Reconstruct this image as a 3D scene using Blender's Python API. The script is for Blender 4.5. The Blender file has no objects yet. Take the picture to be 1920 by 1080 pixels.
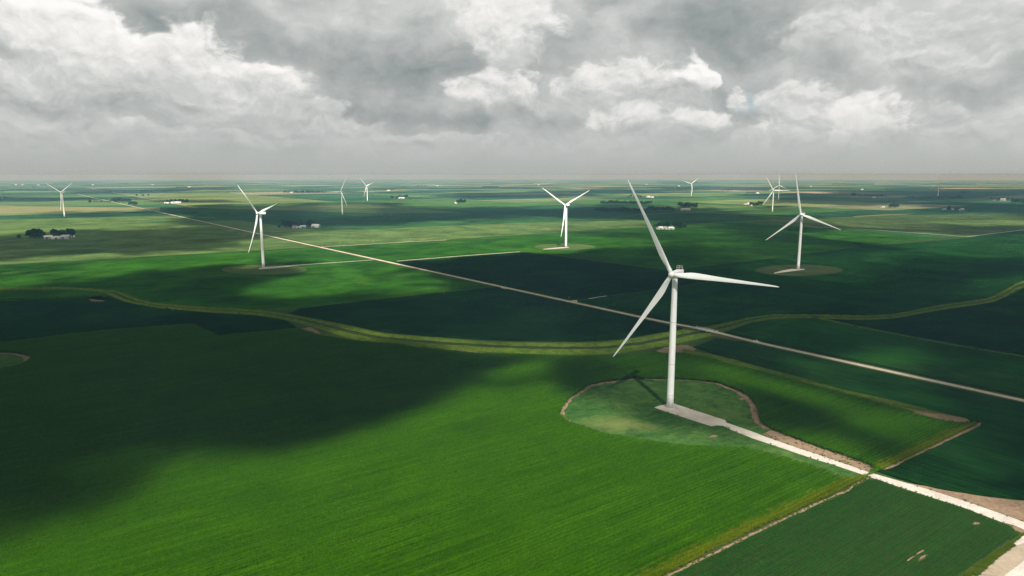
import bpy, bmesh, math, random
import numpy as np
from mathutils import Vector, Matrix, Euler
from mathutils.geometry import tessellate_polygon

R = math.radians
C = bpy.context.scene.collection
sc = bpy.context.scene

# ------------------------------------------------------------------ camera, world, sun, exposure
CAM_H = 152.0
F = 1280.0                                   # focal length in pixels of a 1920 px wide frame
PITCH = math.atan((540 - 328.5) / F)
cp, sp = math.cos(PITCH), math.sin(PITCH)

cam_d = bpy.data.cameras.new('camera')
cam_d.sensor_width = 36.0
cam_d.lens = 36.0 * F / 1920.0
cam_d.clip_start = 1.0
cam_d.clip_end = 120000.0
cam = bpy.data.objects.new('camera', cam_d)
C.objects.link(cam)
cam.location = (0, 0, CAM_H)
cam.rotation_euler = (R(90) - PITCH, 0, 0)
sc.camera = cam

SUN_DIR = Vector((12, -74, 89)).normalized()          # towards the sun: behind the camera, 50 degrees up
SUN_EL = math.asin(SUN_DIR.z)
SUN_AZ = math.atan2(SUN_DIR.x, SUN_DIR.y)
sun_d = bpy.data.lights.new('sun', 'SUN')
sun_d.energy = 5.0
sun_d.angle = R(0.45)
sun_d.color = (1.0, 0.965, 0.91)
sun = bpy.data.objects.new('sun', sun_d)
C.objects.link(sun)
sun.location = (0, -200, 400)
sun.rotation_euler = SUN_DIR.to_track_quat('Z', 'Y').to_euler()

vs = sc.view_settings
vs.view_transform = 'Standard'
vs.look = 'None'
vs.gamma = 1.0
vs.use_curve_mapping = False
vs.exposure = 1.25
EXP = 2.0 ** vs.exposure

sc.cycles.denoising_prefilter = 'NONE'
sc.cycles.max_bounces = 5
sc.cycles.diffuse_bounces = 3
sc.cycles.glossy_bounces = 2
sc.cycles.transmission_bounces = 3
sc.cycles.transparent_max_bounces = 16
sc.cycles.volume_bounces = 1
sc.cycles.caustics_reflective = False
sc.cycles.caustics_refractive = False


class NT:
    """small helper for building node trees"""
    def __init__(self, tree):
        self.t = tree
        self.n = tree.nodes
        self.l = tree.links

    def node(self, kind, **kw):
        nd = self.n.new(kind)
        for k, v in kw.items():
            setattr(nd, k, v)
        return nd

    def put(self, sock, v):
        if isinstance(v, bpy.types.NodeSocket):
            self.l.new(v, sock)
        elif v is not None:
            sock.default_value = v

    def m(self, op, a, b=None, c=None, clamp=False):
        nd = self.node('ShaderNodeMath', operation=op, use_clamp=clamp)
        for i, v in enumerate((a, b, c)):
            if v is not None:
                self.put(nd.inputs[i], v)
        return nd.outputs[0]

    def vm(self, op, a, b=None, scale=None):
        nd = self.node('ShaderNodeVectorMath', operation=op)
        self.put(nd.inputs[0], a)
        if b is not None:
            self.put(nd.inputs[1], b)
        if scale is not None:
            self.put(nd.inputs['Scale'], scale)
        return nd.outputs['Value'] if op in ('DOT_PRODUCT', 'LENGTH') else nd.outputs[0]

    def xyz(self, x, y, z):
        nd = self.node('ShaderNodeCombineXYZ')
        for i, v in enumerate((x, y, z)):
            self.put(nd.inputs[i], v)
        return nd.outputs[0]

    def sep(self, v):
        nd = self.node('ShaderNodeSeparateXYZ')
        self.put(nd.inputs[0], v)
        return nd.outputs

    def noise(self, vec, scale, detail=4, rough=0.5, distort=0.0, lac=2.0):
        nd = self.node('ShaderNodeTexNoise')
        nd.noise_dimensions = '3D'
        self.put(nd.inputs['Vector'], vec)
        nd.inputs['Scale'].default_value = scale
        nd.inputs['Detail'].default_value = detail
        nd.inputs['Roughness'].default_value = rough
        nd.inputs['Lacunarity'].default_value = lac
        nd.inputs['Distortion'].default_value = distort
        return nd

    def map(self, v, a, b, c=0.0, d=1.0, smooth=False):
        nd = self.node('ShaderNodeMapRange', interpolation_type='SMOOTHSTEP' if smooth else 'LINEAR')
        self.put(nd.inputs['Value'], v)
        nd.inputs['From Min'].default_value = a
        nd.inputs['From Max'].default_value = b
        nd.inputs['To Min'].default_value = c
        nd.inputs['To Max'].default_value = d
        return nd.outputs[0]

    def mix(self, f, a, b, mode='MIX'):
        nd = self.node('ShaderNodeMix', data_type='RGBA', blend_type=mode)
        self.put(nd.inputs[0], f)
        self.put(nd.inputs[6], a)
        self.put(nd.inputs[7], b)
        return nd.outputs[2]

    def ramp(self, f, stops, constant=False):
        nd = self.node('ShaderNodeValToRGB')
        cr = nd.color_ramp
        cr.interpolation = 'CONSTANT' if constant else 'LINEAR'
        while len(cr.elements) < len(stops):
            cr.elements.new(0.5)
        for e, (p, c) in zip(cr.elements, stops):
            e.position = p
            e.color = (*c, 1) if len(c) == 3 else c
        self.put(nd.inputs[0], f)
        return nd.outputs[0]


def rgb(c):
    return (c[0], c[1], c[2], 1.0)


def s2l(r, g, b):
    f = lambda v: v / 255 / 12.92 if v / 255 <= 0.04045 else ((v / 255 + 0.055) / 1.055) ** 2.4
    return (f(r), f(g), f(b))


def px_dir(x, y):
    u = (x - 960) / F
    v = (540 - y) / F
    d = Vector((u, cp + v * sp, -sp + v * cp))
    return d.normalized()


world = bpy.data.worlds.new('World')
sc.world = world
world.use_nodes = True


def build_sky():
    W = NT(world.node_tree)
    W.n.clear()
    out = W.node('ShaderNodeOutputWorld')
    bg = W.node('ShaderNodeBackground')
    bg.inputs['Strength'].default_value = 0.1
    W.l.new(bg.outputs[0], out.inputs[0])
    sky = W.node('ShaderNodeTexSky')
    sky.sky_type = 'NISHITA'
    sky.sun_disc = False
    sky.sun_elevation = SUN_EL
    sky.sun_rotation = SUN_AZ
    sky.altitude = 200
    sky.air_density = 1.0
    sky.dust_density = 2.0
    tc = W.node('ShaderNodeTexCoord')
    d = W.vm('NORMALIZE', tc.outputs['Generated'])
    x, y, z = W.sep(d)
    zp = W.m('MAXIMUM', z, 0.0)
    az = W.m('ARCTAN2', x, y)
    # billowing detail in the direction vector itself (seamless all round)
    dv = W.xyz(x, y, W.m('MULTIPLY', z, 1.45))
    wn = W.noise(dv, 9.0, 4, 0.55)
    warp = W.vm('SUBTRACT', wn.outputs['Color'], (0.5, 0.5, 0.5))
    q = W.vm('ADD', dv, W.vm('SCALE', warp, scale=0.085))
    up = W.vm('ADD', q, (0, 0, 0.045))
    nA = W.noise(q, 5.5, 8, 0.55).outputs['Fac']
    nA1 = W.noise(up, 5.5, 5, 0.55).outputs['Fac']
    relA = W.m('SUBTRACT', nA, nA1)
    nB = W.noise(q, 25.0, 6, 0.56).outputs['Fac']
    nB1 = W.noise(W.vm('ADD', q, (0.004, 0, 0.011)), 25.0, 4, 0.56).outputs['Fac']
    relB = W.m('SUBTRACT', nB, nB1)
    nBc = W.m('SUBTRACT', nB, 0.5)
    ws = W.sep(warp)
    azw = W.m('ADD', az, W.m('MULTIPLY', ws[0], 0.17))
    zw = W.m('ADD', z, W.m('MULTIPLY', ws[2], 0.075))

    def unit(px, py, rx, ry):
        dd = px_dir(px, py)
        dx = W.m('MULTIPLY_ADD', azw, F / rx, -math.atan2(dd.x, dd.y) * F / rx)
        dz = W.m('MULTIPLY_ADD', zw, F / ry, -dd.z * F / ry)
        e = W.m('MULTIPLY_ADD', dx, dx, W.m('MULTIPLY', dz, dz))
        return dz, e

    def soft_sum(lst):
        tot = 0.0
        for (px, py, rx, ry, w) in lst:
            dz, e = unit(px, py, rx, ry)
            g = W.m('EXPONENT', W.m('MULTIPLY', e, -1.0))
            tot = W.m('MULTIPLY_ADD', g, w, tot)
        return tot

    # soft grey bellies (minus) and diffuse bright air (plus)
    soft = soft_sum([
        (260, 35, 150, 38, -.15), (500, 60, 150, 45, -.15), (760, 140, 170, 50, -.22), (640, 115, 130, 50, -.06),
        (15, 85, 60, 35, -.14), (960, 226, 190, 20, -.22), (1130, 70, 90, 50, -.08), (1390, 55, 170, 65, -.22),
        (1720, 150, 260, 60, -.10), (960, 25, 120, 60, .30), (1150, 20, 60, 40, .12), (1600, 25, 150, 30, .08), (1850, 60, 120, 40, .05), (700, 215, 150, 25, -.08)])
    tone = W.m('ADD', W.m('MULTIPLY_ADD', W.m('SUBTRACT', nA, .5), .85, .53), W.m('MULTIPLY_ADD', relA, 1.0, soft))
    tone = W.m('MULTIPLY_ADD', relB, .2, tone)
    # heaped clouds from the far ones to the near: centre, half size in photo pixels, crown tone, base tone
    heaps = [
        (90, 262, 210, 26, .54, .42), (430, 262, 120, 18, .56, .44), (740, 262, 60, 16, .60, .46), (1120, 268, 200, 20, .52, .44), (1760, 252, 140, 22, .56, .42),
        (250, 250, 110, 22, .60, .44), (640, 244, 130, 22, .58, .42), (860, 262, 90, 18, .58, .44), (1420, 262, 90, 18, .60, .46), (1700, 226, 120, 26, .58, .44), (1860, 258, 90, 20, .60, .44), (560, 215, 110, 26, .60, .44), (1840, 110, 150, 50, .58, .46), (1640, 60, 150, 50, .60, .48),
        (60, 225, 130, 28, .62, .42), (1290, 228, 90, 32, .74, .46), (1180, 226, 100, 30, .80, .40), (1560, 232, 115, 56, .80, .42), (1620, 250, 60, 34, .78, .46), (1480, 195, 60, 46, .68, .52),
        (960, 172, 100, 60, .78, .40), (1170, 165, 120, 62, .74, .38), (1312, 140, 36, 46, .92, .64), (1385, 186, 34, 36, .74, .58),
        (400, 165, 150, 70, .78, .44), (180, 165, 170, 55, .60, .34), (250, 95, 200, 58, .84, .54), (60, 40, 140, 60, .90, .60), (960, 60, 110, 90, .80, .60), (470, 142, 60, 26, .84, .60)]
    for (px, py, rx, ry, top, base) in heaps:
        dz, e = unit(px, py, rx, ry)
        v = W.m('MULTIPLY_ADD', nBc, 1.9, W.m('SUBTRACT', 1.0, e))
        v = W.m('MULTIPLY_ADD', W.m('SUBTRACT', nA, .5), 1.6, v)
        mk = W.map(v, -.05, 0.55, 0.0, 1.0, True)
        # crisp crowns, bases that melt into the grey
        mk = W.m('MULTIPLY', mk, W.map(dz, -1.0, -.1, 0.0, 1.0, True))
        hgt = W.map(W.m('MULTIPLY_ADD', nBc, 1.3, dz), -.9, .5, base + .03, min(1.0, top + .04), True)
        ins = W.m('MULTIPLY_ADD', relB, .62, W.m('MULTIPLY_ADD', relA, .5, hgt))
        tone = W.m('MULTIPLY_ADD', W.m('SUBTRACT', ins, tone), mk, tone)
    # less contrast low down, where the air veils the clouds
    veil = W.map(z, 0.010, 0.085, 0.15, 1.0, True)
    tone = W.m('MULTIPLY_ADD', W.m('SUBTRACT', tone, .46), veil, .46, clamp=True)
    col = W.ramp(tone, [
        (0.0, s2l(132, 142, 144)), (0.2, s2l(155, 162, 161)), (0.42, s2l(179, 183, 181)),
        (0.62, s2l(202, 204, 202)), (0.82, s2l(230, 229, 226)), (1.0, s2l(250, 248, 245))])
    # flat grey veil above the horizon
    hz = W.map(z, 0.0, 0.045, 1.0, 0.0, True)
    col = W.mix(W.m('MULTIPLY', hz, 0.85), col, rgb(s2l(177, 182, 179)))
    # brighter towards the zenith, as any overcast sky is
    gain = W.m('ADD', W.m('MULTIPLY', zp, 0.3), 0.99)
    col = W.vm('SCALE', col, scale=W.m('MULTIPLY', gain, 10.0 / EXP))
    # small gaps of blue
    dz, e = unit(1408, 188, 62, 34)
    gap = W.m('MULTIPLY_ADD', nBc, 1.2, W.m('SUBTRACT', 1.0, e))
    gap = W.m('MULTIPLY', W.map(gap, 0.0, 1.0, 0.0, 1.0, True), W.map(tone, .5, .75, 1.0, 0.0))
    gapm = W.m('MULTIPLY', gap, 0.4)
    col = W.mix(gapm, col, W.vm('SCALE', sky.outputs[0], scale=0.55))
    low = W.map(z, -0.06, -0.015, 0.0, 1.0)
    col = W.mix(low, rgb(tuple(c * 10 / EXP * .35 for c in s2l(150, 160, 150))), col)
    W.l.new(col, bg.inputs['Color'])


build_sky()

SKY_ONLY = False
CROPS = True
CLOUD_TRANSL = 0.03
HAZE_D = 1.0e-4
HAZE_COL = (.150, .295, .435)
HAZE_ABS = (.52, .16, .0)

# ------------------------------------------------------------------ helpers


def G(x, y, z=0.0):
    """photo pixel -> the point it shows at height z above the plain"""
    u = (x - 960) / F
    v = (540 - y) / F
    dx, dy, dz = u, cp + v * sp, -sp + v * cp
    t = (z - CAM_H) / dz
    return Vector((dx * t, dy * t, z))


def Gs(pts, z=0.0):
    return [G(x, y, z) for x, y in pts]


def tag(o, label=None, cat=None, group=None, kind=None):
    if label:
        o['label'] = label
    if cat:
        o['category'] = cat
    if group:
        o['group'] = group
    if kind:
        o['kind'] = kind
    return o


def mesh_obj(name, verts, faces, mat, parent=None, smooth=False):
    me = bpy.data.meshes.new(name)
    me.from_pydata([tuple(v) for v in verts], [], faces)
    me.update()
    if mat:
        me.materials.append(mat)
    if smooth:
        me.polygons.foreach_set('use_smooth', [True] * len(me.polygons))
    o = bpy.data.objects.new(name, me)
    C.objects.link(o)
    if parent:
        o.parent = parent
    return o


def bm_obj(name, bm, mat, parent=None, smooth=False):
    me = bpy.data.meshes.new(name)
    bm.to_mesh(me)
    bm.free()
    if mat:
        me.materials.append(mat)
    if smooth:
        me.polygons.foreach_set('use_smooth', [True] * len(me.polygons))
    o = bpy.data.objects.new(name, me)
    C.objects.link(o)
    if parent:
        o.parent = parent
    return o


def empty(name, loc, rz=0.0):
    o = bpy.data.objects.new(name, None)
    o.empty_display_size = 2
    C.objects.link(o)
    o.location = loc
    o.rotation_euler = (0, 0, rz)
    return o


def copy_tree(o, parent=None):
    c = o.copy()
    C.objects.link(c)
    c.parent = parent
    for ch in list(o.children):
        copy_tree(ch, c)
    return c


def box_geo(cx, cy, z0, sx, sy, sz):
    x0, x1, y0, y1 = cx - sx / 2, cx + sx / 2, cy - sy / 2, cy + sy / 2
    v = [(x0, y0, z0), (x1, y0, z0), (x1, y1, z0), (x0, y1, z0), (x0, y0, z0 + sz), (x1, y0, z0 + sz), (x1, y1, z0 + sz), (x0, y1, z0 + sz)]
    f = [(0, 3, 2, 1), (4, 5, 6, 7), (0, 1, 5, 4), (1, 2, 6, 5), (2, 3, 7, 6), (3, 0, 4, 7)]
    return v, f


def join_geo(parts):
    V, Fc = [], []
    for v, f in parts:
        o = len(V)
        V += list(v)
        Fc += [tuple(i + o for i in q) for q in f]
    return V, Fc


# section-grid axes of this country: roads and field edges run at 35 and 126.8 degrees
AX = R(35.4)
_ra, _rb = G(1920, 752), G(1000, 551)
ROAD_AZ = math.atan2(_rb.y - _ra.y, _rb.x - _ra.x)
e2 = Vector((math.cos(ROAD_AZ), math.sin(ROAD_AZ), 0))
e1 = Vector((e2.y, -e2.x, 0))                          # to the far right of the main road
R0 = _ra + e2 * (G(1260, 610.2) - _ra).dot(e2)


def road_s(p):
    return (p - R0).dot(e1)


def clip_road(poly, side, off=8.0):
    """keep the part of a polygon on one side of the main road (side +1 far right, -1 near left)"""
    out = []
    n = len(poly)
    for i in range(n):
        a, b = poly[i], poly[(i + 1) % n]
        fa, fb = side * road_s(a) - off, side * road_s(b) - off
        if fa >= 0:
            out.append(a)
        if (fa >= 0) != (fb >= 0):
            out.append(a.lerp(b, fa / (fa - fb)))
    return out


def densify(poly, step, jit=0.0, rnd=None):
    out = []
    n = len(poly)
    for i in range(n):
        a, b = poly[i], poly[(i + 1) % n]
        k = max(1, int((b - a).length / step))
        for j in range(k):
            p = a.lerp(b, j / k)
            if jit and rnd:
                p = p + Vector((rnd.uniform(-jit, jit), rnd.uniform(-jit, jit), 0))
            out.append(p)
    return out


def in_poly(px, py, poly):
    """vectorised even-odd test; poly in world xy"""
    ins = np.zeros(px.shape, bool)
    n = len(poly)
    for i in range(n):
        x0, y0 = poly[i][0], poly[i][1]
        x1, y1 = poly[(i + 1) % n][0], poly[(i + 1) % n][1]
        if y0 == y1:
            continue
        c = ((y0 > py) != (y1 > py)) & (px < (x1 - x0) * (py - y0) / (y1 - y0) + x0)
        ins ^= c
    return ins


def sdist(px, py, poly):
    """signed distance to polygon outline, positive inside"""
    best = np.full(px.shape, 1e9)
    n = len(poly)
    for i in range(n):
        ax, ay = poly[i][0], poly[i][1]
        bx, by = poly[(i + 1) % n][0], poly[(i + 1) % n][1]
        dx, dy = bx - ax, by - ay
        L = dx * dx + dy * dy + 1e-9
        t = np.clip(((px - ax) * dx + (py - ay) * dy) / L, 0, 1)
        best = np.minimum(best, np.hypot(px - ax - t * dx, py - ay - t * dy))
    return np.where(in_poly(px, py, poly), best, -best)


def sheet(name, poly, z, mat, kind='structure', holes=(), height=None, label=None, cat=None):
    """a ground sheet, or with height a block of standing crop with vertical sides"""
    loops = [[Vector((p.x, p.y, 0)) for p in poly]] + [[Vector((p.x, p.y, 0)) for p in h] for h in holes]
    tris = tessellate_polygon(loops)
    flat = [p for lp in loops for p in lp]
    top = z if height is None else z + height
    V = [(p.x, p.y, top) for p in flat]
    Fc = []
    for t in tris:
        a, b, c = (flat[i] for i in t)
        up = (b - a).cross(c - a).z > 0
        Fc.append(tuple(t) if up else (t[0], t[2], t[1]))
    if height is not None:
        n = len(V)
        V += [(p.x, p.y, z) for p in flat]
        o = 0
        for lp in loops:
            for i in range(len(lp)):
                a, b = o + i, o + (i + 1) % len(lp)
                Fc.append((a, b, n + b, n + a))
            o += len(lp)
    ob = mesh_obj(name, V, Fc, mat)
    tag(ob, label, cat, kind=kind)
    return ob


def ribbon(name, centre, width, z, mat, kind='structure', jit=0.0, seed=0):
    rnd = random.Random(seed)
    L, Rr = [], []
    n = len(centre)
    for i, p in enumerate(centre):
        a = centre[max(0, i - 1)]
        b = centre[min(n - 1, i + 1)]
        d = (b - a)
        d.z = 0
        d.normalize()
        nrm = Vector((-d.y, d.x, 0))
        w = width[i] if isinstance(width, (list, tuple)) else width
        L.append(p + nrm * (w / 2 + rnd.uniform(-jit, jit)))
        Rr.append(p - nrm * (w / 2 + rnd.uniform(-jit, jit)))
    V = [(p.x, p.y, z) for p in L] + [(p.x, p.y, z) for p in Rr]
    Fc = [(i, n + i, n + i + 1, i + 1) for i in range(n - 1)]
    o = mesh_obj(name, V, Fc, mat)
    tag(o, kind=kind)
    return o


def line_pts(a, b, step):
    k = max(1, int((b - a).length / step))
    return [a.lerp(b, i / k) for i in range(k + 1)]


# ------------------------------------------------------------------ materials
def new_mat(name):
    m = bpy.data.materials.new(name)
    m.use_nodes = True
    m.node_tree.nodes.clear()
    return m, NT(m.node_tree)


def rotated(T, az):
    """world position turned so that x runs along the crop rows"""
    geo = T.node('ShaderNodeNewGeometry')
    x, y, z = T.sep(geo.outputs['Position'])
    c, s = math.cos(az), math.sin(az)
    u = T.m('ADD', T.m('MULTIPLY', x, c), T.m('MULTIPLY', y, s))
    v = T.m('ADD', T.m('MULTIPLY', x, -s), T.m('MULTIPLY', y, c))
    return u, v, z, geo.outputs['Position']


def finish(T, col, rough=0.9, bump=None, bump_d=0.1, spec=0.2):
    out = T.node('ShaderNodeOutputMaterial')
    b = T.node('ShaderNodeBsdfPrincipled')
    T.put(b.inputs['Base Color'], col)
    T.put(b.inputs['Roughness'], rough)
    b.inputs['Specular IOR Level'].default_value = spec
    if bump is not None:
        bn = T.node('ShaderNodeBump')
        bn.inputs['Distance'].default_value = bump_d
        bn.inputs['Strength'].default_value = 1.0
        T.put(bn.inputs['Height'], bump)
        T.l.new(bn.outputs[0], b.inputs['Normal'])
    T.l.new(b.outputs[0], out.inputs[0])
    return b


def crop_mat(name, c_lo, c_hi, c_odd, az=AX, odd=0.25, rowscale=1.0):
    """closed crop canopy seen from far: streaks along the rows, blotches of soil moisture, leaf-size grain"""
    m, T = new_mat(name)
    u, v, z, pos = rotated(T, az)
    streak = T.noise(T.xyz(T.m('MULTIPLY', u, 0.012), T.m('MULTIPLY', v, 0.22 * rowscale), 0.0), 1.0, 5, 0.6).outputs['Fac']
    blot = T.noise(pos, 0.011, 5, 0.6, 0.6).outputs['Fac']
    grain = T.noise(pos, 0.9, 3, 0.65).outputs['Fac']
    f = T.m('ADD', T.m('MULTIPLY', streak, 0.45), T.m('ADD', T.m('MULTIPLY', blot, 0.45), T.m('MULTIPLY', grain, 0.35)))
    f = T.map(f, 0.42, 0.83)
    col = T.mix(f, rgb(c_lo), rgb(c_hi))
    od = T.map(T.noise(pos, 0.006, 6, 0.62, 1.0).outputs['Fac'], 0.55, 0.75, 0.0, odd)
    col = T.mix(od, col, rgb(c_odd))
    # drilled passes, tramlines and faint wet contours
    s1 = T.noise(T.xyz(T.m('MULTIPLY', u, 0.02), T.m('MULTIPLY', v, 0.35), 2.0), 1.0, 4, 0.72).outputs['Fac']
    ct = T.noise(pos, 0.0075, 3, 0.5, 1.5).outputs['Fac']
    ct = T.m('ABSOLUTE', T.m('SUBTRACT', T.m('FRACT', T.m('MULTIPLY', ct, 9.0)), .5))
    k = T.m('ADD', T.map(s1, .3, .7, -.42, .42), T.m('ADD', T.map(blot, .3, .7, -.35, .35), T.map(ct, 0, .5, .10, -.10)))
    tram = T.m('LESS_THAN', T.m('ABSOLUTE', T.m('SUBTRACT', T.m('FLOORED_MODULO', v, 36.6), 18.3)), .7)
    k = T.m('ADD', k, T.m('MULTIPLY', tram, .22))
    col = T.vm('SCALE', col, scale=T.m('MAXIMUM', T.m('ADD', k, 1.0), .2))
    bump = T.m('ADD', grain, T.m('MULTIPLY', streak, 0.5))
    finish(T, col, 1.0, bump, 0.5, 0.0)
    return m


SOY_LO, SOY_HI, SOY_ODD = (.002, .011, .003), (.0055, .024, .005), (.015, .040, .009)
CORN_LO, CORN_HI, CORN_ODD = (.010, .050, .004), (.026, .092, .006), (.060, .105, .014)
M_soy = crop_mat('soybean_canopy', SOY_LO, SOY_HI, SOY_ODD)
M_corn = crop_mat('corn_canopy', (.006, .034, .003), (.020, .068, .005), (.048, .084, .011), odd=0.45)
M_tassel = crop_mat('tasselling_corn_canopy', (.034, .067, .017), (.065, .098, .028), (.105, .115, .040), odd=0.5)
M_soy2 = crop_mat('late_soybean_canopy', (.0025, .018, .003), (.008, .038, .006), (.022, .054, .010), odd=.35)
M_soy3 = crop_mat('cross_drilled_soybeans', (.0025, .018, .003), (.008, .038, .006), (.022, .054, .010), az=ROAD_AZ, odd=.45)
M_soy_far = crop_mat('pale_soybean_canopy', (.010, .040, .010), (.022, .064, .016), (.04, .08, .024), odd=.4)


def ground_like(name, a, b, c, s1=0.05, s2=0.8, bump_d=0.15, rough=0.95):
    m, T = new_mat(name)
    geo = T.node('ShaderNodeNewGeometry')
    pos = geo.outputs['Position']
    n1 = T.noise(pos, s1, 6, 0.62, 0.5).outputs['Fac']
    n2 = T.noise(pos, s2, 5, 0.65).outputs['Fac']
    col = T.mix(T.map(n1, 0.35, 0.68), rgb(a), rgb(b))
    col = T.mix(T.map(n2, 0.45, 0.75, 0.0, 0.7), col, rgb(c))
    finish(T, col, rough, n2, bump_d, 0.0)
    return m


M_lawn = ground_like('mown_grass', (.014, .055, .013), (.028, .078, .018), (.050, .09, .026), 0.035, 0.6)
M_weeds = ground_like('rank_verge_grass', (.024, .060, .005), (.070, .108, .011), (.115, .112, .020), 0.13, 0.45, 0.9)
M_verge = ground_like('roadside_verge', (.030, .045, .012), (.065, .055, .022), (.11, .08, .04), 0.1, 0.7)
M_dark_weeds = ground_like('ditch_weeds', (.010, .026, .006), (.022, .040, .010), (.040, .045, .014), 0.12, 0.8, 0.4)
M_soil = ground_like('bare_soil', (.105, .071, .046), (.16, .112, .073), (.215, .155, .105), 0.07, 0.5, 0.12)
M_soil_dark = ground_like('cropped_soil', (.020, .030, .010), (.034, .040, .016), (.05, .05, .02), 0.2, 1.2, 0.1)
M_gravel = ground_like('white_gravel', (.25, .225, .195), (.335, .305, .265), (.41, .375, .335), 0.10, 0.8, 0.08)
M_road = ground_like('gravel_road', (.31, .285, .215), (.40, .37, .285), (.46, .43, .34), 0.06, 1.0, 0.05)
M_tan = ground_like('tan_road', (.165, .132, .096), (.235, .19, .142), (.28, .235, .18), 0.05, 0.5, 0.05)
M_concrete = ground_like('bridge_concrete', (.33, .31, .28), (.42, .40, .37), (.48, .46, .43), 0.4, 2.0, 0.02)


def lawn_mat():
    m, T = new_mat('clearing_grass')
    geo = T.node('ShaderNodeNewGeometry')
    pos = geo.outputs['Position']
    u, v, z, pos = rotated(T, AX)
    n1 = T.noise(pos, 0.035, 6, 0.6, 0.6).outputs['Fac']
    n2 = T.noise(pos, 0.7, 5, 0.7).outputs['Fac']
    st = T.noise(T.xyz(T.m('MULTIPLY', u, 0.05), T.m('MULTIPLY', v, 0.5), 0.0), 1.0, 4, 0.6).outputs['Fac']
    col = T.mix(T.map(n1, 0.33, 0.66), rgb((.013, .044, .008)), rgb((.033, .070, .014)))
    col = T.mix(T.map(st, 0.45, 0.75, 0, .5), col, rgb((.050, .088, .022)))
    col = T.mix(T.map(n2, 0.5, 0.8, 0, .4), col, rgb((.05, .075, .03)))
    blt = T.noise(pos, 0.16, 5, 0.7, 0.8).outputs['Fac']
    col = T.vm('SCALE', col, scale=T.map(blt, .3, .7, .62, 1.38))
    col = T.mix(T.map(blt, .58, .75, 0, .45), col, rgb((.065, .072, .024)))
    # straw-coloured swathe west of the tower
    c0 = G(1165, 797)
    d = T.vm('SUBTRACT', pos, tuple(c0))
    dx, dy, dz = T.sep(d)
    ee = T.m('ADD', T.m('POWER', T.m('DIVIDE', T.m('ADD', dx, T.m('MULTIPLY', dy, .6)), 26.0), 2.0), T.m('POWER', T.m('DIVIDE', dy, 13.0), 2.0))
    w = T.m('ADD', T.m('EXPONENT', T.m('MULTIPLY', ee, -1.0)), T.map(n1, .3, .7, -.5, .35))
    w = T.m('MULTIPLY_ADD', T.m('SUBTRACT', n2, .5), .9, w)
    col = T.mix(T.map(w, 0.1, 1.2, 0, .42), col, rgb((.13, .125, .045)))
    finish(T, col, 1.0, n2, 0.15, 0.0)
    return m


M_clearing = lawn_mat()


def plain_mat():
    """the plain beyond the near fields: a patchwork of crops on the survey grid, with gravel section roads"""
    m, T = new_mat('farmland')
    u, v, z, pos = rotated(T, AX)
    u = T.m('ADD', u, 137.0)
    v = T.m('ADD', v, 520.0)
    cols = []
    cu = T.m('FLOOR', T.m('DIVIDE', u, 805.0))
    shift = T.node('ShaderNodeTexWhiteNoise', noise_dimensions='1D')
    T.put(shift.inputs['W'], cu)
    vv = T.m('ADD', v, T.m('MULTIPLY', shift.outputs['Value'], 402.0))
    cv = T.m('FLOOR', T.m('DIVIDE', vv, 402.0))
    wn = T.node('ShaderNodeTexWhiteNoise', noise_dimensions='3D')
    T.put(wn.inputs['Vector'], T.xyz(cu, cv, 3.7))
    pal = T.ramp(wn.outputs['Value'], [
        (0.0, (.012, .044, .016)), (0.22, (.020, .060, .020)), (0.38, (.032, .078, .018)), (0.56, (.055, .095, .028)),
        (0.74, (.085, .115, .040)), (0.90, (.12, .125, .060)), (0.965, (.17, .145, .10))], True)
    n1 = T.noise(pos, 0.0035, 6, 0.6, 0.8).outputs['Fac']
    streak = T.noise(T.xyz(T.m('MULTIPLY', u, 0.004), T.m('MULTIPLY', v, 0.05), 0.0), 1.0, 4, 0.6).outputs['Fac']
    k = T.m('ADD', T.map(n1, 0.3, 0.7, 0.75, 1.4), T.map(streak, .3, .7, -.12, .12))  # far crop colours lightened, standing in for haze
    col = T.vm('SCALE', pal, scale=k)
    # grass margins and roads
    for co, per, half in ((u, 1609.0, 5.0), (v, 1609.0, 5.0)):
        md = T.m('ABSOLUTE', T.m('SUBTRACT', T.m('FLOORED_MODULO', co, per), per / 2))
        on = T.m('LESS_THAN', md, half)
        col = T.mix(T.m('MULTIPLY', on, 0.8), col, rgb((.22, .20, .155)))
    finish(T, col, 1.0, None, spec=0.0)
    return m


M_plain = plain_mat()


def simple_mat(name, col, rough=0.5, spec=0.4, metal=0.0, var=0.08, vs_=0.4):
    m, T = new_mat(name)
    tc = T.node('ShaderNodeTexCoord')
    n = T.noise(tc.outputs['Object'], vs_, 5, 0.6).outputs['Fac']
    c2 = tuple(max(0, c * (1 - 2.2 * var)) for c in col)
    cc = T.mix(T.map(n, 0.35, 0.7), rgb(col), rgb(c2))
    b = finish(T, cc, rough, None, spec=spec)
    b.inputs['Metallic'].default_value = metal
    return m


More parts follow.
